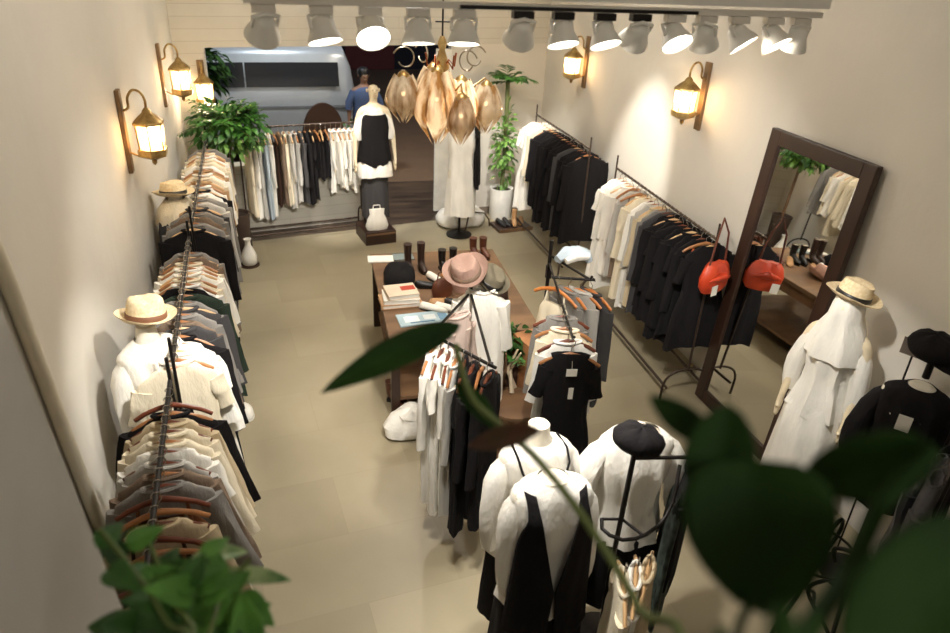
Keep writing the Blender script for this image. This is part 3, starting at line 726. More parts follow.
# bush in window corner on tall stand
pb = empty('potted_fern', (-.60, 8.30, 0), 0, 'big bushy green plant on a tall pot in the window corner', 'plant')
MB().lathe([(.10, 0), (.11, .02), (.14, .5), (.15, .55), (.13, .55), (.12, .5)], 24).build('pot', mat('dark_pot', (70, 54, 44)), pb)
MB().lathe([(.125, .51), (.002, .52)], 20, cap0=False).build('soil', soil_m, pb)
fronds((0, 0, 1.55), 26, .50, leaf_m, pb, w=.17, droop=.55, up=.5)
shrub((.02, 0, 1.58), .42, .24, 300, leaf_m, pb, (.09, .15), .055)
shrub((.0, -.05, 1.42), .36, .14, 160, leaf_light, pb, (.08, .14), .05, name='new_foliage')
MB().tube([(0, 0, .5), (.02, 0, 1.6)], .02, 8).build('trunk', wood_mid, pb)
# tall plant in white planter
pt = empty('potted_plant', (2.90, 9.20, 0), 0, 'tall leafy climbing plant in a white cylindrical planter by the entrance', 'plant')
MB().lathe([(.155, 0), (.16, .01), (.165, .42), (.165, .44), (.145, .44), (.14, .4)], 32).build('planter', white_paint, pt)
MB().lathe([(.143, .405), (.002, .41)], 20, cap0=False).build('soil', soil_m, pt)
MB().tube([(0, 0, .4), (.01, 0, 1.2), (-.01, 0, 1.9)], .03, 8).build('trunk', mat('moss_pole', (84, 92, 50)), pt)
shrub((0, 0, 1.0), .15, .62, 200, leaf_light, pt, (.07, .12), .06)
fronds((0, 0, 1.85), 14, .38, leaf_m, pt, w=.15, up=.9, name='crown_foliage')
# plant outside window, dark hedge
hd = empty('street_shrub', (-1.1, 11.0, 0), 0, 'dark shrub outside the shop window behind the corner plant', 'shrub')
shrub((0, 0, 1.75), .38, .6, 380, leaf_dark, hd, (.12, .2), .07)
MB().tube([(0, 0, 0), (0, 0, 1.7)], .03, 8).build('trunk', wood_dark, hd)
sg = empty('street_shrub', (.98, 10.6, 0), 0, 'small green shrub outside beside the van wheel', 'shrub')
shrub((0, 0, .75), .22, .3, 160, leaf_m, sg, (.07, .12), .05)
MB().tube([(0, 0, 0), (0, 0, .8)], .02, 8).build('trunk', wood_dark, sg)

# ------------------------------------------------------------------ van outside
van = empty('van', (-.95, 12.9, 0), R(3), 'pale silver van parked in the street behind the window', 'van')
silver = mat('silver_paint', (172, 178, 182), rough=.3, metal=.3, noise_amt=.04)
def van_ring(x, top, w, zb=.32):
    pr = [(-w, zb), (-w*1.0, .55), (-w*1.02, .95), (-w*.98, 1.1), (-w*.9, top-.16), (-w*.8, top-.04), (-w*.5, top), (w*.5, top), (w*.8, top-.04), (w*.9, top-.16), (w*.98, 1.1), (w*1.02, .95), (w, .55), (w, zb)]
    return [(x, y, z) for y, z in pr]
MB().loft([van_ring(-2.6, .9, .75), van_ring(-2.45, 1.05, .9), van_ring(-1.6, 1.15, .94), van_ring(-.9, 1.75, .94), van_ring(-.4, 1.92, .95), van_ring(1.6, 1.92, .95), van_ring(1.95, 1.86, .93), van_ring(2.06, 1.6, .9), van_ring(2.12, .9, .88)]).build('van_body', silver, van)
dg = mat('dark_car_glass', (14, 18, 26), rough=.3)
for (x0, x1) in ((-.62, .38), (.40, 1.84)):
    MB().grid(lambda u, v: (x0+(x1-x0)*u+(0), -(.935-.075*v)-.012, 1.29+.36*v), 6, 4).build('side_window', dg, van)
MB().box((.1, -.97, .98), (4.2, .02, .035)).build('side_moulding', mat('van_trim', (120, 124, 128), rough=.4), van, False)
for x in (-1.7, 1.55):
    for y in (-.86, .86):
        wl = MB().lathe([(.2, -.1), (.31, -.1), (.33, -.07), (.33, .07), (.31, .1), (.2, .1)], 28).move(Matrix.Translation((x, y, .33)) @ Matrix.Rotation(R(90), 4, 'X')).build('wheel', mat('tyre', (30, 24, 22), rough=.7), van)
        MB().lathe([(.02, -.11), (.19, -.1), (.19, .1), (.02, .11)], 20).move(Matrix.Translation((x, y, .33)) @ Matrix.Rotation(R(90), 4, 'X')).build('hubcap', silver, wl)
    MB().lathe([(.40, 0), (.40, .03)], 28).move(Matrix.Translation((x, -.95, .36)) @ Matrix.Rotation(R(90), 4, 'X')).build('wheel_arch', mat('arch_dark', (54, 34, 24)), van)
MB().box((2.12, -.7, 1.0), (.04, .18, .35)).build('tail_light', mat('tail_red', (120, 30, 24), rough=.3), van, False)
# round-backed wooden chair by the window outside
ch = empty('round_back_chair', (.58, 9.75, 0), R(12), 'dark wooden chair with a rounded back outside the window', 'chair')
MB().box((0, .0, .45), (.46, .42, .05)).build('seat', wood_dark, ch, False, bevel=.01)
MB().add([( .30*math.cos(a), .2+dy, .72+.74*math.sin(a)**.6) for dy in (0, .04) for a in [PI*k/16 for k in range(17)]], [tuple(range(17)), tuple(range(33, 16, -1))]+[(k, k+1, k+18, k+17) for k in range(16)]+[(0, 17, 33, 16)]).build('backrest', mat('chair_back_brown', (62, 38, 24)), ch, False)
for sx in (-1, 1):
    for sy in (-1, 1): MB().tube([(sx*.2, sy*.18, .0), (sx*.2, sy*.18, .44 if sy < 0 else .8)], .018, 8).build('leg', wood_dark, ch)
# person outside
pe = empty('person', (1.27, 11.5, 0), R(10), 'person in a blue shirt and dark trousers standing by the rear of the van', 'person')
pb_ = human(mat('skin', (150, 112, 88), rough=.6), pe, 1.66, 'body', step=.05)
MB().loft(body_rings([(1.40, .06, .06), (1.37, .14, .09), (1.33, .19, .12), (1.2, .185, .13), (1.05, .175, .13), (.88, .19, .14)], 28, .006, 6, 2), False, False).build('shirt', mat('fabric_blue', (78, 96, 132), rough=.9), pe, label='blue shirt')
for sx in (-1, 1):
    MB().tube([(sx*.16, 0, 1.32), (sx*.25, -.01, 1.15), (sx*.26, -.02, 1.05)], [.065, .06, .055], 12).build('sleeve', MATS['fabric_blue'], pe)
    MB().tube([(sx*.09, -.01, .92), (sx*.095, -.02, .46), (sx*.095, .0, .1)], [.11, .08, .065], 12).build('trouser_leg', fab('dark grey'), pe)
MB().lathe([(.075, 1.53), (.09, 1.58), (.085, 1.64), (.05, 1.675), (.003, 1.68)], 20, (0, .012, 0), cap0=False, sy=1.15).build('hair', leather_black, pe)
dm = struct('door_2', MB().box((2.6, 21.75, 1.2), (1.4, .12, 2.4)), mat('maroon_paint', (96, 34, 34)))
MB().box((3.1, 21.66, 1.1), (.05, .05, .2)).build('door_handle', chrome, dm, False)
lf = struct('window_1', MB().box((-1.5, 21.76, 1.9), (2.2, .1, 1.2)), mat('street_window_frame', (60, 62, 66)))
MB().box((-1.5, 21.69, 1.9), (2.0, .04, 1.0)).build('pane', dg, lf, False)

# ------------------------------------------------------------------ lanterns
def lantern(loc, rz, label, s=1.0, watt=14):
    r = empty('wall_lantern', loc, rz, label, 'wall lantern', 'brass wall lanterns')
    s *= 1.14; r.scale = (s*1.08, s*1.08, s)
    # local: -y points away from the wall, origin at wall, mid height
    MB().box((0, -.0125, 0), (.065, .025, .52)).build('backplate', lamp_wood, r, False, bevel=.005)
    MB().tube(smooth([(0, -.02, .13), (0, -.055, .15), (0, -.06, .21), (0, -.09, .255), (0, -.13, .245), (0, -.15, .20), (0, -.15, .15)]), .0075, 8).build('scroll_arm', brass, r)
    MB().lathe([(.012, .15), (.025, .135), (.03, .12), (.05, .105), (.088, .07), (.093, .062), (.093, .05), (.085, .05), (.085, .056), (.02, .1)], 6, (0, -.15, 0)).build('cap', brass, r)
    MB().lathe([(.078, .05), (.072, -.11)], 6, (0, -.15, 0), cap0=False, cap1=False).build('glass', glass_l, r, False)
    MB().lathe([(.088, -.105), (.09, -.115), (.085, -.15), (.04, -.17), (.015, -.18), (.015, -.2), (.003, -.215)], 6, (0, -.15, 0)).build('base_ring', brass, r)
    for k in range(6):
        a = 2*PI*k/6
        MB().tube([(.08*math.cos(a), -.15+.08*math.sin(a), .055), (.074*math.cos(a), -.15+.074*math.sin(a), -.11)], .005, 5).build('frame_bar', brass, r)
    MB().tube([(0, -.02, -.13), (0, -.07, -.155), (0, -.11, -.15)], .006, 6).build('lower_arm', brass, r)
    MB().lathe([(.012, -.06), (.028, -.03), (.03, 0), (.015, .03), (.003, .035)], 12, (0, -.15, 0)).build('bulb', bulb_m, r)
    L = bpy.data.lights.new('lantern_light', 'POINT'); L.energy = watt; L.color = (1, .86, .66); L.shadow_soft_size = .05
    lo = bpy.data.objects.new('lantern_light', L); C.objects.link(lo); lo.parent = r; lo.location = (0, -.215, -.02)
    return r
lantern((XL, 5.58, 2.16), R(90), 'nearest brass wall lantern on the left wall')
lantern((XL, 7.75, 2.18), R(90), 'second brass wall lantern, farther along the left wall', 1.0)
lantern((-.86, fy(-.86)-.0, 1.86), R(10), 'brass lantern on the plank wall partly behind the window plant', .95)
lantern((XR, 5.72, 2.36), R(-90), 'brass lantern on the right wall closer to the mirror', .98)
lantern((XR, 8.38, 2.24), R(-90), 'brass lantern on the right wall above the black clothes rack', 1.0)

# ------------------------------------------------------------------ chandelier
cx, cy, cz = .98, 4.50, 2.67
chn = empty('chandelier', (cx, cy, cz), 0, 'ornate chandelier of champagne glass petal shades on curly metal arms', 'chandelier')
MB().tube([(0, 0, .2), (0, 0, 1.6)], .006, 6).build('rod', iron, chn)
MB().box((0, 0, .38), (.09, .012, .008)).build('cross_pin', iron, chn, False)
MB().lathe([(.012, .3), (.03, .26), (.018, .22), (.035, .17), (.05, .12), (.03, .06), (.045, 0), (.02, -.06), (.004, -.09)], 16).build('centre_body', brass, chn)
MB().lathe([(.06, 1.6), (.06, 1.64)], 20).build('ceiling_cup', iron, chn)
def petal_shade(c, r, h, parent):
    mb = MB()
    for k in range(7):
        a0 = 2*PI*k/7
        def fn(u, v):
            s = (u-.5)*2
            rr = r*(.30+.80*math.sin(PI*(.10+.70*v))**1.1)*(1-.72*(max(0, v-.55)/.45)**1.3)
            ww = (1.18*(1-max(0, v-.5)/.5)**.7)*PI/7
            a = a0+s*ww
            bul = 1+.09*math.cos(s*PI/2)
            return Vector(c)+Vector((rr*bul*math.cos(a), rr*bul*math.sin(a), -h*v-.02*abs(s)*(1-v)))
        mb.grid(fn, 6, 9)
    o = mb.build('glass_shade', petal_m, parent)
    MB().lathe([(.01, .02), (.035, .0), (.04, -.02)], 14, c).build('shade_cup', brass, o)
    MB().ball(Vector(c)+Vector((0, 0, -h*.4)), .014, 10).build('bulb', emission('dim_bulb', (255, 232, 200), 4), o)
    return o
shades = [(-.24, .0, .08, .10, .30), (-.04, -.06, .12, .13, .46), (.12, -.03, .06, .10, .36), (.30, .02, .02, .10, .32), (-.02, .18, .1, .10, .3), (.09, -.18, -.02, .08, .30)]
for (x, y, z, r_, h) in shades:
    petal_shade((x, y, z), r_, h, chn)
    L_ = math.hypot(x, y); 
    MB().tube([(0, 0, .05), (x*.3, y*.3, -.02), (x*.7, y*.7, .0), (x*.95, y*.95, .05), (x, y, z+.02)], .006, 6).build('arm', brass, chn)
for (x, y) in ((-.26, -.02), (.14, -.16), (-.1, .2), (.25, .05)):
    pts = []
    for k in range(16):
        t = k/15; a = .4+t*5.4; rr = .075*(1-.45*t)
        ux, uy = x/math.hypot(x, y), y/math.hypot(x, y)
        pts.append((x*.9+ux*rr*math.cos(a), y*.9+uy*rr*math.cos(a), .17+rr*math.sin(a)))
    MB().tube(pts, .005, 6).build('scroll', mat('pale_metal', (160, 150, 132), rough=.3, metal=.8), chn)
for k in range(5):
    a = 2*PI*k/5+.3
    MB().tube([(0, 0, .1), (.05*math.cos(a), .05*math.sin(a), .16), (.09*math.cos(a), .09*math.sin(a), .12), (.1*math.cos(a), .1*math.sin(a), .2)], .006, 6).build('crown_arm', mat('copper', (150, 78, 40), rough=.3, metal=.8), chn)
cl = bpy.data.lights.new('chandelier_light', 'POINT'); cl.energy = 9; cl.color = (1, .9, .76); cl.shadow_soft_size = .12
clo = bpy.data.objects.new('chandelier_light', cl); C.objects.link(clo); clo.location = (cx+.06, cy-.02, cz-.1)

# ------------------------------------------------------------------ track with spotlights
struct('trim_3', MB().box((.98, 2.62, 3.40), (2.2, .16, .16)), white_paint)
tk = empty('light_track', (.98, 2.55, 3.298), 0, 'long white lighting track with dark slot across the top of the shop', 'light track')
MB().box((0, 0, 0), (2.14, .035, .02)).build('track_rail', mat('track_white', (220, 214, 202), rough=.5), tk, False)
MB().box((.08, -.02, -.003), (.9, .006, .012)).build('track_slot', iron, tk, False)
def spot(x, yaw, tilt, label, lit, s=1.0):
    r = empty('track_spotlight', (x, 2.55, 3.285), 0, label, 'spotlight', 'white spotlights on the ceiling track')
    MB().box((0, 0, -.012), (.075, .034, .024)).build('adapter', MATS['track_white'] if x < .7 or x > 1.35 else iron, r, False)
    MB().tube([(0, 0, -.02), (0, 0, -.05)], .011, 8).build('stem', white_paint, r)
    m = Matrix.Translation((0, 0, -.055)) @ Matrix.Rotation(R(yaw), 4, 'Z') @ Matrix.Rotation(R(tilt), 4, 'X') @ Matrix.Scale(s, 4)
    h = MB().lathe([(.01, .03), (.032, .025), (.042, .01), (.048, -.012), (.066, -.05), (.072, -.07), (.068, -.07), (.063, -.058)], 28, cap1=False).move(m).build('housing', white_paint, r)
    MB().lathe([(.001, -.060), (.064, -.062)], 28, cap0=False).move(m).build('lens', lens_m if lit else lens_dim, r)
    MB().tube([m @ Vector((-.05, 0, -.02)), m @ Vector((-.052, 0, .03)), m @ Vector((0, 0, .045)), m @ Vector((.052, 0, .03)), m @ Vector((.05, 0, -.02))], .007, 6).build('bracket', white_paint, r)
    return m @ Vector((0, 0, -.11))+Vector((x, 2.55, 3.285)), (m.to_3x3() @ Vector((0, 0, -1))).normalized()
# x, yaw, tilt (negative tilt: lens turns toward the mezzanine), lit
SP = [(-.03, 20, 38, 0), (.15, 25, -20, 1), (.31, 5, -48, 1), (.47, 0, -12, 1), (.63, -10, -14, 1), (.84, 0, 35, 0), (.99, 10, -22, 1), (1.15, 15, -26, 1), (1.29, 0, 40, 0), (1.43, 10, -42, 1), (1.56, -40, 30, 0), (1.70, 40, -40, 1), (1.85, 30, -38, 1), (1.97, 0, 20, 0)]
for i, (x, yaw, tilt, lit) in enumerate(SP):
    lab = f'white track spotlight, {ORD[i]} counting from the window side plant end' + (' with its lens glowing' if lit else ' turned away')
    lab = f'white track spotlight, {ORD[i]} of fourteen from the track end above the left wall'
    spot(x, yaw, tilt, lab, lit, .82)

def spot_light(loc, target, watt, ang=55, blend=.7, col=(1, .96, .9), size=.05):
    L = bpy.data.lights.new('spot_beam', 'SPOT'); L.energy = watt; L.spot_size = R(ang); L.spot_blend = blend; L.color = col; L.shadow_soft_size = size
    o = bpy.data.objects.new('spot_beam', L); C.objects.link(o); o.location = loc
    o.rotation_euler = (Vector(target)-Vector(loc)).to_track_quat('-Z', 'Y').to_euler()
    return o

# ------------------------------------------------------------------ mirror
mr = empty('leaning_mirror', (3.40, 4.05, .01), 0, 'very tall dark-framed mirror leaning against the right wall', 'mirror')
mtx = Matrix.Translation((0, 0, 0)) @ Matrix.Rotation(R(2), 4, 'Z') @ Matrix.Rotation(R(3.6), 4, 'Y')
W, Hh, fw = 1.03, 2.36, .11
def mb_box(c, d_): return MB().box(c, d_).move(mtx)
for (n, c, d_) in (('frame_side', (0, -W/2+fw/2, Hh/2), (.05, fw, Hh)), ('frame_side', (0, W/2-fw/2, Hh/2), (.05, fw, Hh)), ('frame_top', (0, 0, Hh-fw/2), (.05, W-2*fw, fw)), ('frame_bottom', (0, 0, fw/2), (.05, W-2*fw, fw))):
    mb_box(c, d_).build(n, wood_dark, mr, False, bevel=.006)
mb_box((.005, 0, Hh/2), (.02, W-2*fw+.02, Hh-2*fw+.02)).build('mirror_glass', mirror_m, mr, False)

# ------------------------------------------------------------------ table and goods
tb = empty('display_table', (1.30, 5.52, 0), R(-2), 'wooden display table in the middle of the shop holding boots and books', 'table')
MB().box((0, 0, .74), (1.22, 1.66, .04)).build('table_top', wood_mid, tb, False, bevel=.004)
MB().box((0, 0, .66), (1.12, 1.56, .12)).build('apron', mat('table_apron', (118, 84, 54), rgb2=(90, 62, 40)), tb, False)
MB().box((0, 0, .16), (1.1, 1.54, .03)).build('lower_shelf', wood_mid, tb, False)
for sx in (-1, 1):
    for sy in (-1, 1): MB().box((sx*.56, sy*.78, .36), (.07, .07, .72)).build('leg', wood_dark, tb, False, bevel=.004)
TZ = .762
def flat_thing(name, x, y, z, rz, size, m, label, cat, extra=None):
    r = empty(name, (x, y, z), R(rz), label, cat)
    MB().box((0, 0, size[2]/2), size).build('cover', m, r, False, bevel=.0015)
    return r
q = flat_thing('paper_sheet', .80, 6.22, TZ, -4, (.24, .15, .012), paper, 'white booklet lying at the window corner of the table', 'booklet')
MB().box((0, 0, .0135), (.2, .11, .001)).build('page', mat('page_cream', (246, 240, 226)), q, False)
q = flat_thing('glass_tray', 1.02, 6.24, TZ, 0, (.2, .16, .008), glassy('tray_glass', (200, 214, 214), .3), 'clear glass tray beside the white booklet', 'tray')
MB().tube([(-.1, -.08, .01), (.1, -.08, .01), (.1, .08, .01), (-.1, .08, .01)], .004, 6, closed=True).build('rim', chrome, q)
bx = [(.84, 5.30, (190, 150, 110), ''), (.845, 5.30, (232, 226, 214), ''), (.85, 5.31, (222, 204, 180), '')]
zz = TZ
for i, (x, y, c, l) in enumerate(bx):
    lab = ['tan book at the bottom of the stack on the table', 'white book in the middle of the table stack', 'cream book with a small red patch on top of the table stack'][i]
    r = empty('book', (x, y, zz), R([2, -3, 5][i]), lab, 'book', 'books stacked on the table')
    MB().box((0, 0, .004), (.34-.04*i, .22, .006)).build('cover', mat('book_%d' % i, c, rough=.5), r, False)
    MB().box((.003, 0, .02), (.325-.04*i, .21, .026)).build('pages', paper, r, False)
    MB().box((0, 0, .036), (.34-.04*i, .22, .006)).build('cover', mat('book_%d' % i, c), r, False)
    if i == 2: MB().box((.06, .02, .0395), (.12, .08, .001)).build('printed_patch', mat('patch_red', (186, 64, 40)), r, False)
    zz += .0395
mg = empty('magazine', (.98, 4.98, TZ), R(3), 'pale blue and white magazine at the near edge of the table', 'magazine')
MB().box((0, 0, .006), (.42, .2, .012)).build('cover', mat('pale_blue_cover', (176, 200, 210), rough=.4), mg, False)
for (x, y, w_, h_, c) in ((-.1, .0, .12, .1, (230, 236, 238)), (.05, .01, .1, .08, (224, 232, 236)), (.16, .0, .07, .12, (120, 160, 190)), (-.02, -.06, .2, .02, (90, 130, 160))):
    MB().box((x, y, .0125), (w_, h_, .001)).build('printed_patch', mat('patch_%d' % c[0], c), mg, False)
fg = empty('folded_trousers', (.90, 5.72, TZ), R(-8), 'folded black trousers draped over the table beside the books', 'trousers')
MB().loft([super_ring(z, rx, ry, n=28, e=.6, fold=.005, kf=5, ph=z*20) for z, rx, ry in ((0, .13, .22), (.04, .14, .23), (.08, .13, .21), (.12, .10, .17), (.14, .05, .09))]).build('folded_cloth', blk, fg)
MB().box((-.01, -.20, .03), (.22, .06, .05)).build('fold_edge', blk, fg, True, bevel=.015)
def boot(loc, rz, m, label, h=.26, group=None, r0=.045, tall=1):
    r = empty('boot', loc, R(rz), label, 'boot', group); r.scale = (.86, .86, .82)
    # shaft + foot as one loft along a bent path
    path = [(0, 0, h), (0, 0, h*.7), (0, -.005, h*.45), (0, -.012, .09), (0, -.05, .055), (0, -.10, .045), (0, -.15, .036), (0, -.175, .03)]
    MB().tube(path, [r0*1.1, r0, r0*.95, r0*.95, .043, .04, .034, .018], 14, flatdir=(1, 0, 0), flat=.9).build('upper', m, r)
    MB().loft([[(.038*math.cos(a)*(1 if math.sin(a) > 0 else 1), -.075+.105*math.sin(a), z) for a in [2*PI*k/20 for k in range(20)]] for z in (0, .014)]).build('sole', leather_black, r)
    MB().box((0, .0, .018), (.06, .055, .036)).build('heel', leather_black, r, False)
    return r
boot((1.02, 5.98, TZ), 10, mat('dark_boot', (62, 44, 36), rough=.4), 'tall dark brown boot at the back of the table, outer one of the pair', .3)
boot((1.14, 5.96, TZ), 6, MATS['dark_boot'], 'tall dark brown boot at the back of the table, inner one of the pair', .32)
boot((1.33, 5.92, TZ), 12, leather_black, 'black suede ankle boot in the middle of the table, on the booklet side', .24)
boot((1.44, 5.94, TZ), 2, leather_black, 'black suede ankle boot in the middle of the table, nearer the brown boots', .24)
boot((1.70, 6.20, TZ), 14, leather_brown, 'reddish brown boot at the far corner of the table, window side', .22)
boot((1.80, 6.20, TZ), 8, leather_brown, 'reddish brown boot at the far corner of the table, right wall side', .22)
def shoe(loc, rz, m, label, group=None):
    r = empty('shoe', loc, R(rz), label, 'shoe', group)
    MB().loft([[(w_*math.cos(a), y_, max(0, h_*.5+h_*.5*math.sin(a))) for a in [2*PI*k/14 for k in range(14)]] for (y_, w_, h_) in ((.11, .018, .04), (.09, .032, .065), (.04, .036, .06), (-.02, .038, .05), (-.08, .042, .04), (-.12, .03, .03), (-.135, .01, .015))]).build('upper', m, r)
    MB().loft([[(.04*math.cos(a), -.01+.125*math.sin(a), z) for a in [2*PI*k/20 for k in range(20)]] for z in (0, .01)]).build('sole', leather_black, r)
    return r
shoe((1.22, 5.68, TZ), 30, wht, 'white shoe lying on the table in front of the boots, beside the folded trousers')
shoe((1.34, 5.66, TZ), 20, leather_tan, 'beige shoe lying on the table in front of the black boots')
shoe((1.2, 5.1, TZ), 60, wht, 'white sandal on the table beside the magazine')
shoe((1.3, 5.18, TZ), 75, leather_black, 'black sandal on the table behind the white sandal')
shoe((1.33, 5.02, TZ), 40, crm, 'cream sandal at the near side of the table under the hanging blouse')
for i, (x, y, a, m, l) in enumerate(((1.52, 5.86, 40, leather_tan, 'tan shoe on the table between the black boots and the rose hat'), (1.62, 5.92, 25, leather_brown, 'brown shoe on the table just in front of the reddish brown boots'),
        (1.12, 5.56, 80, leather_black, 'black shoe on the table between the folded trousers and the brown bag'), (1.18, 5.22, 100, leather_tan, 'tan sandal on the table behind the magazine'), (1.08, 5.12, 60, wht, 'white shoe touching the back edge of the magazine'))):
    shoe((x, y, TZ), a, m, l)
hb = empty('handbag', (1.22, 5.38, TZ), R(15), 'dark brown leather bag on the table beside the books', 'bag')
MB().loft(body_rings([(0, .09, .05), (.06, .1, .055), (.13, .085, .04), (.16, .05, .02)], 24, .003, 5)).build('bag_body', leather_brown, hb)
MB().tube([(-.05, 0, .15), (-.04, 0, .22), (.04, 0, .22), (.05, 0, .15)], .006, 6).build('strap', leather_brown, hb)
hat((1.42, 5.50, TZ+.01), fabric('rose_felt', (182, 146, 130)), 'wide rose-brown felt hat on the table near the post', None, .16, (R(10), R(-14), 0), .12, .1, curl=.035)
# hats on the stand, white blouse
hat((1.075, 4.05, 1.585), fabric('rosy_brown_felt', (166, 136, 122)), 'rosy brown felt hat hung on top of the middle stand post', fab('taupe'), .15, (R(14), R(-18), 0), .11, .095, curl=.03)
hat((1.24, 4.08, 1.50), fabric('olive_felt', (120, 112, 94)), 'olive grey felt hat hung beside the rosy hat on the middle stand', leather_black, .13, (R(18), R(24), 0), .1, .09, curl=.03)
garment('blouse', 'white', (1.17, 4.00, 1.49), R(-12), 'white ruffled blouse hanging alone at the front of the middle stand post', None, .85, 2, w=.33, th=.07)
garment('blouse', 'blush', (.98, 3.84, 1.40), R(25), 'blush white camisole hanging close to the middle stand post', None, .5, 1, w=.22, th=.04)
sc = empty('folded_scarf', (1.93, 4.33, 1.53), .3, 'pale blue and white scarf draped over the black dress stand arm', 'scarf')
MB().tube([(-.14, 0, 0), (-.06, .02, .03), (.03, -.02, .035), (.12, .0, .0), (.15, -.02, -.06)], [.03, .045, .045, .04, .02], 12, wob=.15, seed=3).build('scarf_cloth', fab('pale blue'), sc)
MB().tube([(-.1, -.05, 0), (0, -.05, .025), (.1, -.05, .0)], [.02, .03, .02], 10, wob=.2).build('scarf_end', wht, sc)
# stool with plants and driftwood
st = empty('round_stool', (1.50, 4.12, 0), 0, 'round wooden side table between the two stands', 'side table')
MB().lathe([(.01, .44), (.21, .44), (.215, .455), (.21, .47), (.01, .472)], 32).build('top', wood_mid, st)
MB().lathe([(.14, .0), (.15, .02), (.12, .2), (.17, .44)], 24).build('drum_base', mat('wicker', (150, 112, 80), rgb2=(110, 78, 52), nscale=40), st)
cr = empty('wooden_crate', (1.72, 4.42, 0), R(15), 'tall narrow wooden box behind the round side table', 'wooden box')
MB().box((0, 0, .42), (.22, .22, .84)).build('box_body', mat('orange_wood', (176, 122, 78), rgb2=(142, 94, 56), nscale=6), cr, False)
for k in range(3): MB().box((0, -.115, .15+.28*k), (.22, .012, .05)).build('slat', wood_mid, cr, False)
dr = empty('driftwood', (1.48, 4.30, .474), 0, 'pieces of driftwood leaning on the round side table', 'driftwood')
for k in range(5):
    a = k*1.3; MB().tube([(.08*math.cos(a), .08*math.sin(a), 0), (.05*math.cos(a+1), .04, .15), (.1*math.cos(a+.6), .06*math.sin(a), .34)], [.02, .016, .007], 8, wob=.15).build('branch', wood_mid if k % 2 else mat('bleached_wood', (196, 178, 150)), dr)
pp = empty('potted_plant', (1.56, 4.52, 0), 0, 'small spindly green plant in a dark pot between the two stands', 'plant')
MB().lathe([(.09, 0), (.13, .3), (.14, .62), (.12, .62), (.1, .55)], 24).build('pot', mat('brown_pot', (74, 52, 40)), pp)
MB().lathe([(.12, .58), (.002, .59)], 20, cap0=False).build('soil', soil_m, pp)
fronds((0, 0, .62), 14, .38, leaf_m, pp, w=.09, up=1.1, droop=.6)
shrub((0, 0, .78), .16, .12, 80, leaf_dark, pp, (.06, .1), .045)
dk = empty('dark_vase', (1.52, 4.78, 0), 0, 'dark round vase behind the white ruffled blouse', 'vase')
MB().lathe([(.06, 0), (.1, .1), (.08, .5), (.07, .9), (.1, 1.0), (.09, 1.08), (.05, 1.12), (.055, 1.16)], 24).build('vase_body', wood_dark, dk)
MB().lathe([(.04, 1.13), (.065, 1.16), (.06, 1.17), (.035, 1.14)], 20).build('rim', wood_dark, dk)
# things on the floor
wf = empty('white_bundle', (.80, 4.55, 0), R(20), 'white canvas bag slumped on the floor against the table leg', 'bag')
MB().lathe([(.13, 0), (.17, .03), (.17, .1), (.12, .17), (.04, .2), (.003, .2)], 26, sx=1.3, fn=lambda p, a: p*(1+.06*math.sin(4*a+p.z*18))).build('bag_body', wht, wf)
MB().tube([(-.1, 0, .17), (-.12, -.1, .2), (.02, -.14, .16), (.08, 0, .17)], .007, 6).build('strap', wht, wf)
boot((.70, 4.98, 0), 60, leather_brown, 'brown boot on the floor by the table, standing farther from the white bag', .24)
boot((.72, 4.84, 0), 50, leather_brown, 'brown boot on the floor by the table, closest to the white bag', .24)
vz = empty('white_vase', (-.50, 8.02, 0), 0, 'small white bottle vase standing on the floor by the far left rack', 'vase')
MB().lathe([(.05, 0), (.085, .03), (.09, .12), (.06, .2), (.035, .25), (.03, .3), (.045, .33), (.035, .33), (.02, .3)], 24).build('vase_body', white_paint, vz)
MB().lathe([(.11, -.0), (.11, .012), (.05, .014)], 24).build('saucer', wood_dark, vz)
for i, (x, y) in enumerate(((-.56, 5.80), (-.48, 5.0))):
    w_ = empty('white_slipper', (x, y, 0), R(20), ['white fabric shoe on the floor under the middle left rack, window side', 'white fabric shoe on the floor at the near foot of the middle left rack'][i], 'shoe')
    MB().lathe([(.05, 0), (.065, .02), (.06, .06), (.03, .09), (.002, .095)], 20, sy=1.7).build('upper', wht, w_)
    MB().lathe([(.066, 0), (.066, .01)], 20, sy=1.7).build('sole', white_paint, w_)
ty = empty('shoe_tray', (2.94, 8.80, 0), R(8), 'low dark wooden board on the floor with shoes at the foot of the planter', 'tray')
MB().box((0, 0, .02), (.5, .34, .04)).build('board', wood_dark, ty, False, bevel=.004)
MB().box((0, -.175, .025), (.5, .01, .05)).build('edge', wood_mid, ty, False)
for i, (x, y, a, m, l) in enumerate(((2.80, 8.82, 20, leather_black, 'black shoe on the low board, outermost of the row'), (2.89, 8.84, 10, leather_black, 'black shoe on the low board beside the tan boot'), (2.98, 8.8, -10, leather_tan, 'tan shoe in the middle of the low board'), (3.1, 8.86, -20, leather_tan, 'tan shoe on the low board closest to the right rack'))):
    (boot if i == 2 else shoe)((x, y, .042), a, m, l)
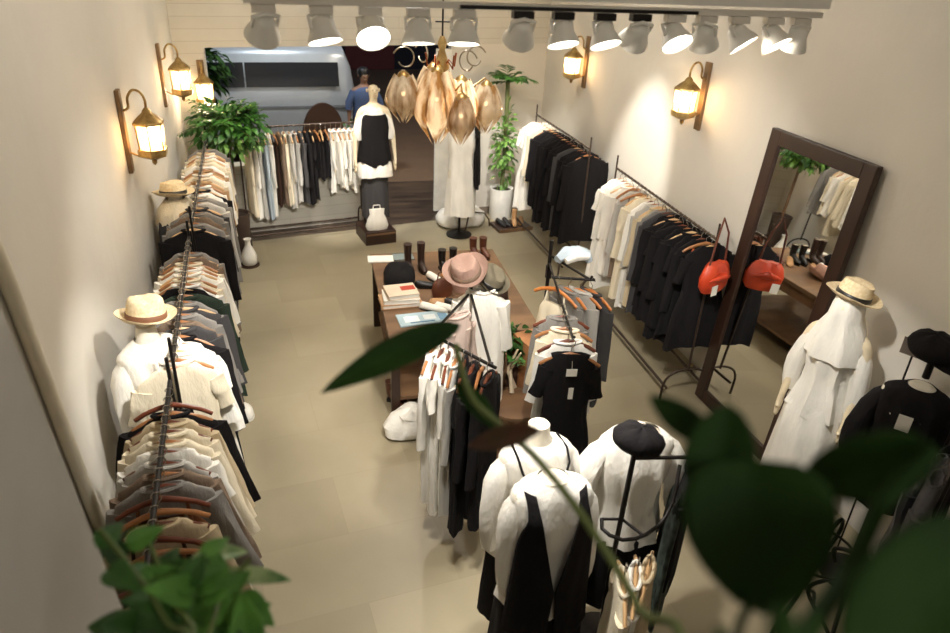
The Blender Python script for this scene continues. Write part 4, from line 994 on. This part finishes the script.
# orange bag on right rack
ob = empty('handbag', (3.22, 4.46, 1.10), R(20), 'bright orange handbag hanging at the mirror end of the right rack', 'bag')
MB().loft(body_rings([(0, .10, .04), (.04, .13, .055), (.11, .135, .06), (.17, .11, .045), (.2, .08, .03)], 28, .007, 6, 2)).build('bag_body', leather_orange, ob)
MB().tube([(-.08, 0, .18), (-.05, 0, .4), (0, .02, .5), (.05, 0, .4), (.08, 0, .18)], .007, 6).build('strap', mat('strap_brown', (96, 48, 32)), ob)
MB().tube([(-.1, -.04, .1), (0, -.075, .13), (.1, -.04, .1)], [.01, .028, .01], 10, wob=.1).build('bow', leather_orange, ob)
MB().box((-.07, -.07, .04), (.055, .004, .07)).build('price_tag', paper, ob, False, label='white price tag')
ob.scale = (1.2, 1.2, 1.2)
# wrought iron side table near right
it = empty('iron_stand', (2.66, 2.25, 0), 0, 'curly black wrought iron stand in the near right corner', 'iron stand')
for k in range(4):
    a = k*PI/2+.4; c_, s_ = math.cos(a), math.sin(a)
    MB().tube(smooth([(.27*c_, .27*s_, 0), (.2*c_, .2*s_, .15), (.03*c_, .03*s_, .32), (.1*c_, .1*s_, .48), (.24*c_, .24*s_, .62), (.19*c_, .19*s_, .74), (.08*c_, .08*s_, .7), (.1*c_, .1*s_, .62)]), .012, 8).build('scroll_leg', iron, it)
MB().tube([(.2*math.cos(a), .2*math.sin(a), .62) for a in [2*PI*k/20 for k in range(20)]], .008, 6, closed=True).build('top_ring', iron, it)
wb = empty('metal_bracket', (2.78, 2.52, .60), R(-35), 'white plastic sign holder lying by the iron stand', 'sign holder')
MB().box((0, 0, .015), (.22, .05, .012)).build('holder_bar', white_paint, wb, False)
MB().box((-.1, 0, .05), (.012, .05, .08)).build('holder_back', white_paint, wb, False)

# ------------------------------------------------------------------ foreground plants on the mezzanine ledge
pl = empty('planter_box', (.95, .42, 1.95), 0, 'long dark planter on the mezzanine edge below the viewer', 'planter')
def toward(p): return (EYE-Vector(p)).normalized()
def fore_leaf(parent, b, t, dist, dist2, wpx, m, shape='broad', nudge=(0, 0, .3), bend=.15, wave=0, fold=None):
    B_ = at(*b, dist); T_ = at(*t, dist2)
    n = toward(B_)+Vector(nudge)
    o = leaf_grid(B_, T_, wpx/F*(dist+dist2)/2, n, shape, bend, 10, 16, wave).build('leaf', m, parent)
    md = o.modifiers.new('solid', 'SOLIDIFY'); md.thickness = .0012
    return o
bpy.data.objects.remove(pl)
P1 = empty('foreground_plant', (.75, .45, 1.95), 0, 'big-leaved dark green plant blurred close to the viewer at lower right', 'plant')
P1.location = (0, 0, 0)
fore_leaf(P1, (752, 458), (764, 614), .62, .60, 128, leaf_dark, 'broad', (0, 0, .1), .2)
fore_leaf(P1, (716, 446), (648, 394), .64, .66, 30, leaf_dark, 'lance', (0, 0, .2), .1)
fore_leaf(P1, (712, 500), (730, 404), .63, .63, 64, leaf_dark, 'broad', (0, 0, .1), .1)
fore_leaf(P1, (935, 446), (800, 486), .60, .66, 58, leaf_dark, 'broad', (0, -.2, -.1), .2)
fore_leaf(P1, (865, 690), (1010, 520), .53, .58, 120, leaf_dark, 'broad', (0, -.3, -.1), .2)
def stem(parent, pts, r, m=None):
    MB().tube(smooth([at(*p) for p in pts]+[ENDP[parent.name]]), r, 8).build('stem', m or stem_m, parent)
def pot(parent, x, y, r=.1, h=.2, m=None):
    o = MB().lathe([(r*.7, 0), (r*.75, .01), (r, h), (r*1.05, h), (r*.9, h-.02)], 24, (x, y, 1.951)).build('pot', m or mat('clay_pot', (150, 92, 62)), parent)
    MB().lathe([(r*.92, h-.03), (.003, h-.03)], 20, (x, y, 1.951), cap0=False).build('soil', soil_m, o)
ENDP = {'foreground_plant': (.50, .02, 2.1), 'foreground_vine': (.26, .05, 2.1), 'foreground_plant.001': (-.30, .06, 2.1)}
pot(P1, .50, .02)
stem(P1, [(758, 596, .602), (742, 618, .59), (735, 660, .56), (735, 760, .5)], .0035, leaf_dark)
stem(P1, [(860, 665, .53), (840, 720, .5), (800, 780, .46)], .005, leaf_dark)
stem(P1, [(935, 448, .60), (885, 500, .6), (850, 570, .58), (800, 650, .5), (790, 760, .46)], .007, leaf_dark)
P2 = empty('foreground_vine', (0, 0, 0), 0, 'long green vine stem with pointed leaves crossing in front of the middle stands', 'vine')
pot(P2, .26, .05, .09)
fore_leaf(P2, (462, 323), (322, 388), 1.15, 1.05, 34, leaf_dark, 'lance', (0, 0, .5), .15)
fore_leaf(P2, (456, 382), (500, 432), 1.12, 1.1, 22, leaf_dark, 'lance', (.3, 0, .3), .1)
fore_leaf(P2, (540, 430), (465, 446), 1.0, 1.08, 24, mat('red_brown_leaf', (84, 48, 30), rgb2=(44, 62, 26), nscale=7), 'lance', (0, 0, .4), .1)
stem(P2, [(456, 345, 1.14), (470, 395, 1.1), (500, 425, 1.07), (540, 462, 1.0), (592, 530, .95), (640, 610, .88), (690, 720, .8)], .0055, mat('vine_stem', (104, 118, 62)))
leaf_bright = mat('leaf_bright_green', (92, 148, 54), rough=.6, rgb2=(56, 104, 32), nscale=12)
P3 = empty('foreground_plant', (0, 0, 0), 0, 'leafy green potted plant at the lower left in front of the near left rack', 'plant')
pot(P3, -.30, .06)
rl = random.Random(3)
LV = [((150, 590), (205, 560), 46), ((190, 600), (120, 600), 44), ((200, 610), (250, 570), 46), ((215, 575), (291, 577), 20), ((190, 560), (250, 548), 22), ((120, 560), (95, 530), 28), ((130, 545), (165, 525), 26), ((110, 570), (140, 590), 30),
      ((170, 640), (130, 600), 50), ((220, 645), (180, 595), 50), ((250, 650), (240, 590), 40), ((150, 600), (180, 640), 50), ((240, 600), (275, 625), 34), ((100, 545), (125, 520), 24), ((205, 555), (230, 535), 22), ((160, 575), (180, 545), 24)]
for _ in range(34):
    bx_, by_ = rl.uniform(125, 235), rl.uniform(580, 660); an_ = rl.uniform(-PI, 0); ln_ = rl.uniform(28, 52)
    LV.append(((bx_, by_), (bx_+ln_*math.cos(an_), by_+ln_*math.sin(an_)*.7), rl.uniform(30, 48)))
for i, (b_, t_, w_) in enumerate(LV):
    d0 = 1.25+rl.uniform(-.08, .08)
    fore_leaf(P3, b_, t_, d0, d0+rl.uniform(-.04, .04), w_*.85, [leaf_bright, leaf_m, leaf_bright, leaf_m][i % 4] if i not in (3, 4) else leaf_varie, 'heart' if i not in (3, 4) else 'lance', (rl.uniform(-.4, .4), rl.uniform(-.4, .4), .6), .2)
stem(P3, [(100, 530, 1.25), (125, 560, 1.22), (165, 620, 1.15), (190, 720, 1.05)], .004)
stem(P3, [(250, 560, 1.25), (225, 590, 1.22), (205, 650, 1.12), (195, 720, 1.05)], .004)
stem(P3, [(150, 545, 1.25), (170, 600, 1.2), (195, 720, 1.05)], .004)

# ------------------------------------------------------------------ lights
w = bpy.data.worlds.new('night'); bpy.context.scene.world = w; w.use_nodes = True
w.node_tree.nodes['Background'].inputs[0].default_value = (.035, .05, .085, 1); w.node_tree.nodes['Background'].inputs[1].default_value = .6
def point(loc, watt, size=.15, col=(1, .96, .9)):  # unseen fill light without a fixture, added for general brightness
    L = bpy.data.lights.new('fill_light', 'POINT'); L.energy = watt; L.color = col; L.shadow_soft_size = size
    o = bpy.data.objects.new('fill_light', L); C.objects.link(o); o.location = loc
TRK = (.3, 2.5, 3.12)
spot_light((.25, 2.6, 3.12), (.15, 4.6, 0), 45, 40)
spot_light((.45, 2.5, 3.12), (.25, 3.0, 0), 40, 50)
spot_light((1.7, 2.6, 3.12), (2.5, 5.0, 0), 70, 45)
# track beams toward the stock, plus ceiling spots out of frame
spot_light((.15, 2.62, 3.12), (-.75, 3.7, 1.3), 150, 34)
spot_light((.35, 2.62, 3.12), (-.2, 3.6, 0), 70, 70)
spot_light((1.0, 2.7, 3.12), (1.05, 3.9, 1.2), 150, 46)
spot_light((1.5, 2.7, 3.12), (3.3, 5.9, 1.2), 170, 55)
spot_light((.6, 2.4, 3.12), (1.0, 2.25, 1.2), 120, 50)
spot_light((1.3, 2.45, 3.12), (1.5, 2.5, 1.2), 100, 45)
spot_light((1.8, 2.7, 3.12), (3.3, 3.2, 1.1), 120, 30)
spot_light((.4, 6.8, 4.1), (.65, 8.75, 1.0), 420, 24)
spot_light((2.2, 6.6, 4.1), (3.05, 8.95, 1.1), 420, 26)
spot_light((1.2, 5.2, 4.1), (2.2, 8.9, 1.0), 170, 34)
spot_light((.9, 5.2, 4.1), (-.7, 7.4, 1.2), 120, 45)
spot_light((1.2, 4.6, 4.1), (1.3, 5.7, .7), 110, 60)
spot_light((.6, 4.0, 4.1), (-.6, 4.6, 1.3), 110, 50)
spot_light((2.0, 6.0, 4.1), (3.6, 6.75, 1.35), 420, 28)
spot_light((1.1, 6.4, 4.1), (.5, 7.4, 0), 90, 75)
point((1.2, 7.0, 3.95), 48)
point((.9, 3.8, 3.95), 34)
point((.2, 10.6, 4.4), 190, .2, (.85, .92, 1))  # added to brighten the van and the street outside
point((3.0, 10.9, 3.9), 110, .2, (1, .86, .7))  # added warm fill on the street ground beyond the door
spot_light((.35, 2.7, 3.1), (.15, 9.1, .3), 420, 15)
point((.9, -.9, 3.95), 14)  # added behind the viewer to light the foreground leaves
point((1.1, 1.2, 4.0), 3)  # added to brighten the near face of the beam above the spotlights
vs_ = bpy.context.scene.view_settings
vs_.view_transform = 'Standard'; vs_.look = 'None'; vs_.gamma = 1; vs_.use_curve_mapping = False; vs_.exposure = .78
